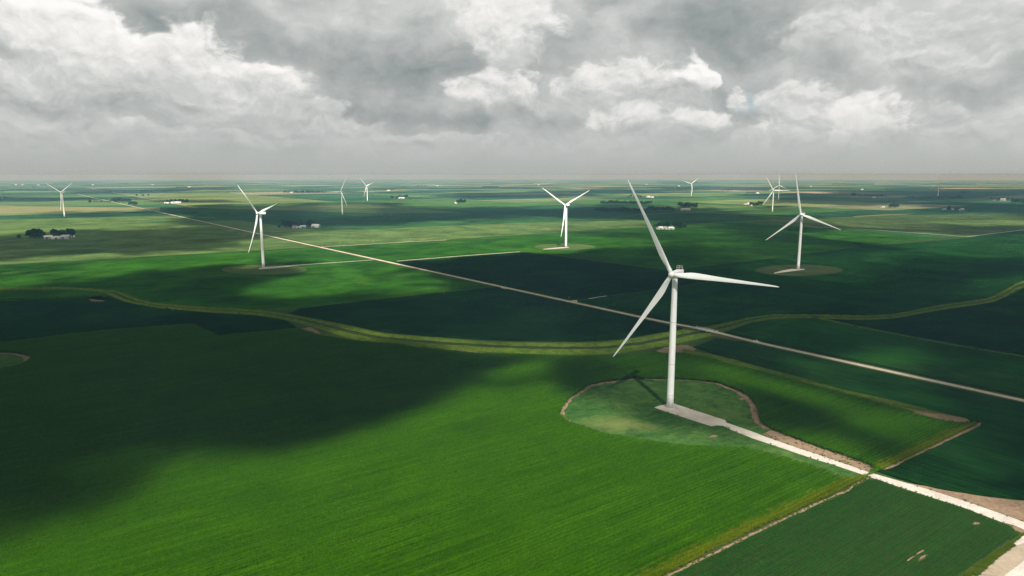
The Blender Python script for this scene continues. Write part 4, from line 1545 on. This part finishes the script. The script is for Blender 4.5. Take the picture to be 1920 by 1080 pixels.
    # ---------------------------------------------------------- farm buildings
    def building(name, px, py, w, d, h, rise, rot, wall, roof, label, cat, door_side=-1, windows=0, wide_door=True):
        p = G(px, py)
        t = empty(name, (p.x, p.y, 0), rot)
        v, f = box_geo(0, 0, -.3, w, d, h + .3)
        # gable ends
        v += [(-w / 2, 0, h + rise), (w / 2, 0, h + rise)]
        f = [q for q in f if q != (4, 5, 6, 7)] + [(4, 8, 7), (5, 6, 9)]
        wl = mesh_obj('wall', v, f, wall, t)
        e, th = .45, .22
        sl = rise / (d / 2)
        V = []
        for xx in (-w / 2 - e, w / 2 + e):
            V += [(xx, -d / 2 - e, h - e * sl + .03), (xx, 0, h + rise + .03), (xx, d / 2 + e, h - e * sl + .03),
                  (xx, -d / 2 - e, h - e * sl + th), (xx, 0, h + rise + th), (xx, d / 2 + e, h - e * sl + th)]
        Fc = [(3, 9, 10, 4), (4, 10, 11, 5), (0, 1, 7, 6), (1, 2, 8, 7), (0, 6, 9, 3), (2, 5, 11, 8), (0, 3, 4, 1), (1, 4, 5, 2), (6, 7, 10, 9), (7, 8, 11, 10)]
        mesh_obj('roof', V, Fc, roof, t)
        dw, dh = (min(w * .32, 5), min(h * .8, 4)) if wide_door else (1.3, 2.1)
        v, f = box_geo(-w * .18, -d / 2 - .03, 0, dw, .12, dh)
        mesh_obj('door', v, f, M_door, t)
        for k in range(windows):
            v, f = box_geo(w * (.05 + .38 * k / max(1, windows - 1)) if windows > 1 else w * .25, -d / 2 - .03, h * .4, 1.3, .12, 1.3)
            mesh_obj('window', v, f, M_glass, t)
        if wide_door:
            v, f = box_geo(w / 2 + .03, 0, 0, .12, min(d * .4, 4.5), min(h * .85, 4.2))
            mesh_obj('door', v, f, M_door, t)
        tag(t, label, cat)
        return t

    A0 = AX
    A90 = AX - math.pi / 2
    building('farm_shed', 90.5, 447.6, 17, 13, 5, 3.0, A0, M_wall_g, M_roof_w, 'pale shed with large white roof, leftmost at the far-left farm', 'shed', windows=2)
    building('farm_shed', 110, 447.6, 30, 12, 4, 2.2, A0, M_wall_w, M_roof_w, 'long low white shed in the middle of the far-left farm', 'shed', windows=3)
    building('barn', 124.5, 447.4, 20, 15, 5.5, 3.5, A90 + .9, M_wall_g, M_roof_g, 'grey gabled barn with dark doorway at the far-left farm', 'barn')
    building('farm_shed', 139, 444.6, 12, 4, 3, .8, A90, M_wall_w, M_roof_w, 'narrow white outbuilding right of the grey gabled barn', 'shed', wide_door=False)
    building('farmhouse', 552.5, 427.6, 12, 9, 5.5, 3.0, A0, M_wall_p, M_roof_d, 'small tan farmhouse among dark trees above the long road', 'house', windows=3, wide_door=False)
    building('farm_shed', 560, 427.7, 14, 8, 3.2, 1.6, A0, M_wall_w, M_roof_w, 'low white shed touching the right of the tan farmhouse', 'shed')
    building('farm_shed', 568, 427, 15, 12, 4.5, 2.6, A0, M_wall_g, M_roof_w, 'grey shed with pale roof between farmhouse and white barn', 'shed')
    building('barn', 592, 426.2, 22, 14, 5.5, 4.0, A90 + .8, M_wall_w, M_roof_w, 'large white barn at the right end of the farm above the road', 'barn')
    building('barn', 1237.5, 430, 18, 12, 4.8, 3.2, A0, M_wall_w, M_roof_w, 'white barn at left of the group beside the upper turbine blade', 'barn')
    building('farmhouse', 1247.5, 430, 10, 9, 4.5, 3.0, A90, M_wall_w, M_roof_g, 'white house with grey roof between two white sheds by the blade', 'house', windows=2, wide_door=False)
    building('farm_shed', 1256.5, 430, 22, 13, 4.2, 3.0, A0, M_wall_w, M_roof_w, 'white shed below the big round tree by the blade', 'shed', windows=2)
    building('barn', 1285, 394.6, 42, 16, 6, 3.4, A0 - .3, M_wall_p, M_roof_w, 'long pinkish farm building with row of dark openings below a grove', 'barn', windows=3)
    building('farmhouse', 1402, 383.6, 16, 12, 6, 4, A0, M_wall_w, M_roof_w, 'white farmhouse at the left of the grove under the blade tip', 'house', windows=2, wide_door=False)
    building('farm_shed', 1397, 384, 14, 9, 4, 2, A0, M_wall_p, M_roof_w, 'small pale shed left of the white farmhouse under the blade tip', 'shed')
    building('farm_shed', 1407.5, 386.2, 14, 9, 4, 2, A0, M_wall_w, M_roof_w, 'white shed in front of the farm grove under the blade tip', 'shed')
    building('farm_shed', 312, 381.6, 22, 12, 4.5, 2.5, A0, M_wall_w, M_roof_w, 'leftmost white building of the farm beyond the gravel road', 'shed')
    building('farmhouse', 323, 381.8, 13, 12, 6, 4, A0, M_wall_w, M_roof_w, 'white farmhouse in the middle of the farm beyond the gravel road', 'house', windows=2, wide_door=False)
    building('barn', 331, 381.6, 22, 14, 6.5, 4, A0, M_wall_w, M_roof_w, 'white barn right in the farm beyond the gravel road', 'barn')
    building('farm_shed', 337.5, 381.2, 10, 9, 6, 3, A0, M_wall_w, M_roof_w, 'narrow white shed against the trees of the farm beyond the road', 'shed')
    building('barn', 752.5, 372.3, 42, 15, 6, 3, A0, M_wall_w, M_roof_w, 'low white shed alone with trees in the centre distance', 'shed')
    building('farmhouse', 855, 381.7, 14, 11, 5.5, 3.5, A0, M_wall_w, M_roof_w, 'small white house left of a dark tree at centre', 'house', windows=2, wide_door=False)
    building('barn', 1215.5, 370.6, 26, 15, 8, 4, A0, M_wall_w, M_roof_w, 'white barn at left of the distant bright pair under the small turbine', 'barn')
    building('barn', 1222, 371, 26, 15, 6, 3, A0, M_wall_w, M_roof_w, 'lower white barn at right of the distant bright pair', 'barn')
    building('farm_shed', 1655, 389.8, 22, 10, 4.5, 2.2, A0, M_wall_w, M_roof_w, 'small white shed alone in green fields at right', 'shed')
    building('farm_shed', 1770, 394, 20, 10, 4.5, 2.2, A0, M_wall_g, M_roof_w, 'grey shed left of the dark round tree at right', 'shed')
    building('farm_shed', 1785, 394.4, 18, 10, 5, 2.5, A0, M_wall_g, M_roof_w, 'grey shed right of the dark round tree at right', 'shed')
    building('barn', 1803, 394.6, 22, 14, 6, 3.6, A0, M_wall_w, M_roof_w, 'white barn at the right end of the grey shed group', 'barn')
    building('farmhouse', 1639, 371.2, 26, 14, 6, 3.5, A0, M_wall_w, M_roof_w, 'hazy white house within the broken tree row at right', 'house', windows=2, wide_door=False)
    building('farmhouse', 1880.5, 376.4, 24, 22, 7, 9, A90, M_wall_w, M_roof_w, 'white steep gabled house at the far right in trees', 'house', windows=2, wide_door=False)
    building('farm_shed', 1864, 376.2, 20, 10, 4, 2, A0, M_wall_w, M_roof_w, 'small white shed left of the steep gabled house', 'shed')
    building('farm_shed', 546, 361.8, 22, 13, 6, 3, A0, M_wall_w, M_roof_w, 'hazy white shed in the long grove above the left turbine', 'shed')
    for k, (x, y) in enumerate([(30, 347), (42, 346.8), (72, 347.2), (95, 357), (174, 346.8), (286, 346.8), (355, 351), (728, 358), (820, 349), (1010, 347),
                                (1212, 346), (1273, 349.5), (1420, 363), (1520, 350), (1616, 356), (1890, 354.6)]):
        p = G(x, y)
        v, f = box_geo(0, 0, 0, 30, 14, 6)
        v += [(-15, 0, 10), (15, 0, 10)]
        f = [q for q in f if q != (4, 5, 6, 7)] + [(4, 8, 7), (5, 6, 9), (4, 5, 9, 8), (6, 7, 8, 9)]
        o = mesh_obj('farm_shed', v, f, M_wall_w)
        o.location = (p.x, p.y, 0)
        o.rotation_euler = (0, 0, A0)
        tag(o, 'tiny pale farm shed lost in the haze near the horizon', 'shed', 'hazy sheds near the horizon')

    # ---------------------------------------------------------- utility poles along the cross road
    def utility_pole(p, h, label, group):
        t = empty('utility_pole', (p.x, p.y, 0), AX + math.pi / 2)
        v, f = revolve([(.17, -.2), (.15, h * .5), (.11, h)], 8)
        mesh_obj('pole', v, f, M_wood, t, True)
        v, f = box_geo(0, 0, h - .8, 2.4, .14, .16)
        mesh_obj('crossarm', v, f, M_wood, t)
        for sx in (-1.05, -.5, .5, 1.05):
            v, f = revolve([(.05, h - .64), (.06, h - .5), (.03, h - .42)], 6)
            o = mesh_obj('insulator', v, f, M_frame, t)
            o.location = (sx, 0, 0)
        tag(t, label, 'utility pole', group)

    for (x, y) in [(605, 462.5), (637.5, 461), (769, 454), (700, 457.5), (833, 552.5), (1067, 564.5)]:
        near = y > 500
        utility_pole(G(x, y), 9 if not near else 5.5,
                     'short post at a field corner beside the gravel road' if near else 'thin wooden utility pole along the pale cross road left of centre',
                     'posts at field corners' if near else 'poles along the cross road')

    # ---------------------------------------------------------- white pickup on the verge of the main road
    def pickup(p, rz):
        t = empty('pickup_truck', (p.x, p.y, .1), rz)
        tag(t, 'white pickup truck with dark windows parked on the far verge of the gravel road', 'truck')

        def prism(name, prof, w, mat, parent):
            V = [(x, -w / 2, z) for x, z in prof] + [(x, w / 2, z) for x, z in prof]
            n = len(prof)
            Fc = [tuple(reversed(range(n))), tuple(range(n, 2 * n))] + [(i, (i + 1) % n, n + (i + 1) % n, n + i) for i in range(n)]
            return mesh_obj(name, V, Fc, mat, parent)
        body = prism('body', [(-2.7, .45), (2.65, .45), (2.75, .75), (2.6, 1.02), (1.25, 1.12), (-2.75, 1.12)], 1.95, M_carwhite, t)
        cab = prism('cab', [(1.25, 1.10), (.55, 1.75), (.3, 1.82), (-.7, 1.82), (-.85, 1.75), (-1.0, 1.10)], 1.7, M_carwhite, t)
        for sy in (-.855, .855):
            v = [(1.0, sy, 1.16), (.5, sy, 1.68), (-.75, sy, 1.68), (-.88, sy, 1.16)]
            v = v + [(a, b + (.02 if sy > 0 else -.02), c) for a, b, c in v]
            mesh_obj('window', v, [(0, 1, 2, 3), (7, 6, 5, 4), (0, 4, 5, 1), (1, 5, 6, 2), (2, 6, 7, 3), (3, 7, 4, 0)], M_glass, cab)
        v = [(1.235, -.75, 1.15), (1.235, .75, 1.15), (.63, .7, 1.71), (.63, -.7, 1.71)]
        v = v + [(a + .03, b, c + .02) for a, b, c in v]
        mesh_obj('windscreen', v, [(0, 1, 2, 3), (7, 6, 5, 4), (0, 4, 5, 1), (1, 5, 6, 2), (2, 6, 7, 3), (3, 7, 4, 0)], M_glass, cab)
        v, f = box_geo(-1.85, 0, 1.122, 1.55, 1.6, .01)
        mesh_obj('load_bed', v, f, M_door, body)
        for sx in (-1.75, 1.75):
            for sy in (-.85, .85):
                vv, ff = revolve([(.28, -.12), (.38, -.10), (.38, .10), (.28, .12)], 16)
                vv = [(x, z, y) for x, y, z in vv]
                o = mesh_obj('wheel', vv, ff, M_tyre, t)
                o.location = (sx, sy, .38)
    pickup(G(1418, 641.8), ROAD_AZ)

    # ---------------------------------------------------------- bushes along the ditches
    def bush_mesh(seed):
        rnd = random.Random(seed)
        V, Fc = [], []
        for k in range(150):
            d = Vector((rnd.gauss(0, 1), rnd.gauss(0, 1), abs(rnd.gauss(0, .8)))).normalized()
            c = d * rnd.uniform(.5, 1.0)
            t1 = d.orthogonal().normalized()
            t2 = d.cross(t1)
            q = rnd.uniform(0, 6.28)
            o = len(V)
            for j in range(4):
                an = q + j * math.pi / 2
                V.append(tuple(c + (t1 * math.cos(an) + t2 * math.sin(an)) * rnd.uniform(.12, .24)))
            Fc.append((o, o + 1, o + 2, o + 3))
        me = bpy.data.meshes.new('bush')
        me.from_pydata(V, [], Fc)
        me.materials.append(M_bush)
        return me

    BUSH = [bush_mesh(i) for i in range(3)]
    bl_ = [('left', [(77, 541), (168, 542.5), (250, 565), (268, 574), (312, 580), (325, 583), (400, 584.5), (448, 588), (470, 586)]),
           ('right', [(1530, 597), (1557, 596), (1609, 597), (1603, 612), (1717, 636), (1823, 652), (1830, 654), (1881, 558), (1893, 551), (1706, 590), (1340, 624), (1180, 646), (1073, 660), (700, 637), (780, 643)])]
    for side, lst in bl_:
        for (x, y) in lst:
            p = G(x, y)
            o = bpy.data.objects.new('bush', BUSH[rt.randrange(3)])
            C.objects.link(o)
            r = rt.uniform(1.2, 2.4)
            o.location = (p.x, p.y, .25)
            o.scale = (r * rt.uniform(.9, 1.6), r, r * rt.uniform(.8, 1.2))
            o.rotation_euler = (0, 0, rt.uniform(0, 6))
            tag(o, 'low dark bush on the winding ditch bank, left half' if side == 'left' else 'low dark bush on the ditch banks in the right half', 'bush', 'bushes on the ditch, ' + side)

    # ---------------------------------------------------------- clouds overhead (above and behind the view) shaped to shade the plain
    def vnoise(x, y, seed):
        rng = np.random.default_rng(seed)
        T = rng.random((256, 256))
        xi, yi = np.floor(x).astype(int), np.floor(y).astype(int)
        fx, fy = x - xi, y - yi
        fx = fx * fx * fx * (fx * (fx * 6 - 15) + 10)
        fy = fy * fy * fy * (fy * (fy * 6 - 15) + 10)
        a = T[yi % 256, xi % 256]
        b = T[yi % 256, (xi + 1) % 256]
        c = T[(yi + 1) % 256, xi % 256]
        d = T[(yi + 1) % 256, (xi + 1) % 256]
        return (a * (1 - fx) + b * fx) * (1 - fy) + (c * (1 - fx) + d * fx) * fy

    def fbm(x, y, scale, seed, octv=5, gain=.52):
        tot, amp, nrm = 0, 1, 0
        for k in range(octv):
            tot = tot + amp * vnoise(x / scale * 2 ** k + 17.3 * k, y / scale * 2 ** k + 9.1 * k, seed + k)
            nrm += amp
            amp *= gain
        return tot / nrm

    CLOUD_H = 2000.0
    COFF = Vector((SUN_DIR.x / SUN_DIR.z * CLOUD_H, SUN_DIR.y / SUN_DIR.z * CLOUD_H, 0))
    # cloud gaps shaped over sunlit ground and turbines (photo pixels), strength, softness in metres
    LIT = [
        ([(590, 366), (700, 366), (700, 404), (590, 404)], .35, 60),  # cloud thinned to brighten the hazy turbine left of centre
        ([(1150, 668), (1330, 672), (1420, 720), (1420, 800), (1300, 792), (1200, 775), (1150, 730)], .32, 26),  # thin cloud added here so the closest tower and pad catch some sun
        ([(1380, 476), (1620, 474), (1640, 512), (1380, 520)], .32, 40),  # opening put in to lift the turbine in the round clearing
        ([(-220, 1040), (0, 1052), (70, 1000), (150, 976), (230, 945), (270, 915), (330, 887), (430, 868), (560, 864), (650, 850), (740, 806), (800, 790), (850, 762), (872, 738), (940, 716), (1005, 704), (1032, 735), (1056, 752), (1095, 752), (1160, 768),
          (1200, 790), (1240, 815), (1290, 831), (1335, 840), (1372, 815), (1430, 808), (1500, 818), (1560, 834), (1620, 852), (1660, 872), (1720, 900), (1800, 935), (1900, 960), (2150, 1010), (2300, 1300), (-300, 1300)], 1.0, 15),
        ([(70, 905), (250, 880), (330, 905), (230, 925), (110, 925)], .35, 14),
        ([(862, 718), (920, 695), (985, 676), (1040, 664), (1036, 690), (965, 711), (925, 724)], 1.0, 11),
        ([(1330, 694), (1440, 706), (1560, 738), (1610, 762), (1560, 768), (1480, 748), (1390, 726), (1335, 708)], .85, 12),
        ([(1600, 780), (1680, 772), (1800, 798), (1800, 815), (1730, 840), (1660, 828), (1610, 806)], .75, 14),
        ([(1480, 680), (1600, 705), (1720, 738), (1700, 752), (1560, 722), (1460, 692)], .55, 14),
        ([(1700, 850), (1790, 815), (1900, 830), (2000, 900), (1900, 925), (1800, 900), (1740, 880)], .65, 22),
        ([(1560, 668), (1650, 650), (1700, 665), (1790, 690), (1720, 712), (1610, 690)], .55, 16),
        ([(1440, 672), (1540, 690), (1640, 705), (1600, 690), (1480, 668)], .5, 8),
        ([(480, 536), (560, 514), (640, 508), (720, 513), (800, 523), (830, 532), (760, 542), (650, 545), (580, 556), (500, 560), (440, 548)], .95, 26),
        ([(-170, 512), (0, 503), (300, 483), (600, 464), (850, 446), (960, 439), (1080, 438), (1130, 452), (1060, 472), (960, 474), (860, 484), (770, 492), (720, 506), (640, 512), (600, 504), (520, 497), (420, 498), (340, 504), (250, 514), (120, 522), (0, 534), (-170, 540)], 1.0, 26),
        ([(-170, 478), (0, 487), (250, 474), (420, 465), (540, 438), (660, 428), (820, 413), (960, 416), (1060, 424), (960, 442), (600, 464), (480, 472), (0, 499), (-170, 510)], 1.0, 40),
        ([(-170, 402), (120, 399), (360, 403), (340, 414), (200, 425), (0, 434), (-170, 440)], 1.0, 50),
        ([(-170, 383), (0, 384), (230, 387), (270, 391), (240, 397), (-170, 402)], 1.0, 60),
        ([(1500, 436), (1570, 430), (1680, 433), (1800, 442), (1920, 436), (2080, 440), (2080, 500), (1900, 490), (1760, 480), (1660, 492), (1625, 486), (1690, 470), (1620, 456), (1520, 447)], .75, 30),
        ([(1800, 528), (1860, 520), (1930, 512), (1960, 530), (1900, 545), (1845, 548)], .6, 25),
        ([(1080, 371), (1250, 368), (1460, 372), (1440, 386), (1380, 397), (1260, 384), (1080, 386)], 1.0, 60),
        ([(1380, 398), (1500, 388), (1700, 384), (1760, 392), (1700, 398), (1560, 405), (1440, 405)], .7, 60),
        ([(950, 406), (1100, 410), (1200, 413), (1190, 421), (1060, 430), (960, 428)], .7, 40),
        ([(1040, 438), (1110, 443), (1260, 452), (1250, 461), (1150, 462), (1090, 466)], .75, 22),
        ([(1350, 458), (1410, 456), (1420, 464), (1350, 464)], .5, 18),
        ([(1500, 408), (1700, 398), (1920, 396), (1920, 420), (1700, 428), (1560, 424)], .5, 50),
        ([(480, 372), (620, 372), (640, 380), (480, 383)], .8, 60),
        ([(790, 374), (960, 376), (960, 386), (820, 384)], .8, 60),
        ([(1100, 690), (1000, 700), (1060, 720), (1130, 712)], .15, 14),
        ([(1080, 656), (1255, 630), (1340, 622), (1330, 634), (1240, 652), (1100, 664)], .4, 10),
        ([(660, 612), (830, 632), (1085, 641), (1085, 664), (850, 658), (660, 636)], .45, 10),
    ]
    DARK = [  # cloud thickened over these outlines to deepen the shade
        ([(-220, 635), (360, 612), (560, 622), (700, 652), (880, 672), (990, 690), (940, 706), (860, 745), (790, 786), (650, 836), (430, 853), (330, 870), (260, 898), (180, 948), (60, 985), (-220, 1030)], 1.0, 22),
        ([(-170, 440), (0, 442), (200, 430), (360, 424), (480, 418), (600, 424), (540, 434), (430, 455), (300, 466), (100, 474), (-170, 472)], .85, 45),
        ([(470, 392), (700, 386), (980, 388), (980, 403), (860, 410), (700, 425), (600, 428), (480, 414)], .72, 60),
        ([(700, 498), (860, 488), (975, 474), (1120, 482), (1500, 500), (1800, 520), (1800, 600), (1300, 612), (900, 560)], .9, 30),
        ([(1120, 388), (1290, 400), (1340, 402), (1300, 424), (1210, 424), (1200, 408), (1000, 402), (1000, 396)], .8, 40),
        ([(-170, 514), (0, 510), (110, 507), (140, 514), (40, 524), (-170, 530)], .7, 26),
        ([(290, 505), (420, 498), (490, 504), (440, 512), (330, 520)], .8, 24),
        ([(480, 516), (540, 508), (560, 512), (500, 524)], .7, 16),
        ([(872, 734), (940, 720), (1000, 712), (1042, 716), (1052, 738), (1000, 733), (930, 744)], .65, 9),
        ([(1036, 692), (1130, 688), (1185, 714), (1110, 734), (1066, 754), (1038, 730)], .8, 10),
        ([(880, 806), (960, 790), (1010, 798), (930, 818)], .2, 10),
        ([(70, 397), (190, 397), (210, 408), (50, 408)], .7, 40),
        ([(40, 960), (130, 930), (230, 915), (300, 905), (270, 935), (180, 965), (80, 990)], .5, 12),
        ([(20, 1040), (120, 1000), (160, 1005), (90, 1040), (30, 1060)], .35, 8),
        ([(1440, 772), (1560, 778), (1590, 806), (1500, 806), (1430, 795)], .3, 10),
    ]

    def build_clouds():
        # grid fine where its shade falls near, coarse far away (coordinates: the ground point it shades)
        ys = [60.0]
        while ys[-1] < 14500:
            ys.append(ys[-1] + max(7.0, min(110.0, ys[-1] * .013)))
        xs = [0.0]
        while xs[-1] < 11500:
            xs.append(xs[-1] + max(8.0, min(110.0, xs[-1] * .018)))
        xs = np.array([-x for x in reversed(xs[1:])] + xs)
        ys = np.array(ys)
        X, Y = np.meshgrid(xs, ys)
        D = np.hypot(X, Y)
        wx = (fbm(X, Y, 120, 3, 6, .62) - .5)
        wy = (fbm(X, Y, 120, 23, 6, .62) - .5)
        amp = np.clip(D * .18, 85, 380)
        wx2 = (fbm(X, Y, 500, 43, 4) - .5)
        Xw = X + wx * amp * .8 + wx2 * np.clip(D - 900, 0, 4000) * .05
        Yw = Y + wy * amp * 1.2
        n = fbm(X * .8, Y, 900, 61, 6, .55)
        far = np.clip((n - .445 - .03 * np.clip((D - 2500) / 4000, 0, 1)) / .10, 0, 1)
        far = far * far * (3 - 2 * far)
        thin = fbm(X, Y, 260, 91, 4)
        near = np.clip(.92 + (thin - .5) * .40, .55, .99)
        k = np.clip((D - 1500) / 900, 0, 1)
        al = near * (1 - k) + far * k * .97
        frag = (fbm(X, Y, 45, 151, 4, .6) - .5) * np.clip(1.5 - D / 2500, .2, 1.0)
        for poly, strength, soft in DARK[:5]:
            P = [(p.x, p.y) for p in Gs(poly)]
            m = np.clip(sdist(Xw, Yw, P) / soft * .5 + .5 + frag * 1.1, 0, 1)
            m = m * m * (3 - 2 * m) * strength
            al = al * (1 - m) + m * .993
        for poly, strength, soft in LIT:
            P = [(p.x, p.y) for p in Gs(poly)]
            m = np.clip(sdist(Xw, Yw, P) / soft * .5 + .5 + frag * 1.1, 0, 1)
            m = m * m * (3 - 2 * m) * strength
            al = al * (1 - m) + m * np.clip((thin - .56) * 1.2, 0, .3)
        for poly, strength, soft in DARK[5:]:
            P = [(p.x, p.y) for p in Gs(poly)]
            m = np.clip(sdist(Xw, Yw, P) / soft * .5 + .5 + frag * 1.1, 0, 1)
            m = m * m * (3 - 2 * m) * strength
            al = al * (1 - m) + m * .95
        al = np.clip(al, 0, .994)
        # leave the far rim of the deck outside the frame
        cy = Y + COFF.y
        keep = (cy < 7250)
        al = np.where(keep, al, 0)
        a1 = 1 - np.sqrt(1 - al)
        lump = fbm(X, Y, 210, 131, 5)
        zb = CLOUD_H - 10 - 60 * al * lump
        zt = CLOUD_H + 10 + al * (160 + 420 * lump)
        ny, nx = X.shape
        # the top leans along the sun's path so that both skins shade the same ground
        def skin(zz):
            sx = SUN_DIR.x / SUN_DIR.z * zz
            sy = SUN_DIR.y / SUN_DIR.z * zz
            return np.stack([X + sx, Y + sy, zz], -1).reshape(-1, 3)
        co = np.concatenate([skin(zb), skin(zt)]).astype(np.float32)
        idx = np.arange(ny * nx).reshape(ny, nx)
        act = np.maximum.reduce([al[:-1, :-1], al[1:, :-1], al[:-1, 1:], al[1:, 1:]]) > .012
        q = np.stack([idx[:-1, :-1], idx[:-1, 1:], idx[1:, 1:], idx[1:, :-1]], -1)[act]
        faces = np.concatenate([q[:, ::-1], q + ny * nx]).astype(np.int32)
        me = bpy.data.meshes.new('clouds')
        me.vertices.add(len(co))
        me.vertices.foreach_set('co', co.ravel())
        me.loops.add(faces.size)
        me.loops.foreach_set('vertex_index', faces.ravel())
        me.polygons.add(len(faces))
        me.polygons.foreach_set('loop_start', np.arange(0, faces.size, 4, dtype=np.int32))
        me.polygons.foreach_set('use_smooth', np.ones(len(faces), bool))
        me.update(calc_edges=True)
        at = me.attributes.new('vapour', 'FLOAT', 'POINT')
        at.data.foreach_set('value', np.concatenate([a1.ravel(), a1.ravel()]).astype(np.float32))
        m, T = new_mat('cloud_vapour')
        an = T.node('ShaderNodeAttribute', attribute_name='vapour')
        out = T.node('ShaderNodeOutputMaterial')
        tr = T.node('ShaderNodeBsdfTransparent')
        df = T.node('ShaderNodeBsdfDiffuse')
        df.inputs[0].default_value = (.9, .9, .9, 1)
        tl = T.node('ShaderNodeBsdfTranslucent')
        tl.inputs[0].default_value = (.8, .82, .84, 1)
        m1 = T.node('ShaderNodeMixShader')
        m1.inputs[0].default_value = CLOUD_TRANSL
        T.l.new(df.outputs[0], m1.inputs[1])
        T.l.new(tl.outputs[0], m1.inputs[2])
        m2 = T.node('ShaderNodeMixShader')
        T.l.new(an.outputs['Fac'], m2.inputs[0])
        T.l.new(tr.outputs[0], m2.inputs[1])
        T.l.new(m1.outputs[0], m2.inputs[2])
        T.l.new(m2.outputs[0], out.inputs[0])
        me.materials.append(m)
        o = bpy.data.objects.new('clouds', me)
        C.objects.link(o)
        tag(o, kind='stuff')
        print('cloud faces', len(faces), X.shape)

    build_clouds()

    # ---------------------------------------------------------- the air
    v, f = box_geo(0, 0, -1.0, 54000, 54000, 163.0)
    m, T = new_mat('haze_air')
    out = T.node('ShaderNodeOutputMaterial')
    pv = T.node('ShaderNodeVolumePrincipled')
    pv.inputs['Color'].default_value = (*HAZE_COL, 1)
    pv.inputs['Density'].default_value = HAZE_D
    pv.inputs['Absorption Color'].default_value = (*HAZE_ABS, 1)
    pv.inputs['Anisotropy'].default_value = .0
    T.l.new(pv.outputs[0], out.inputs['Volume'])
    o = mesh_obj('haze', v, f, m)
    tag(o, kind='stuff')
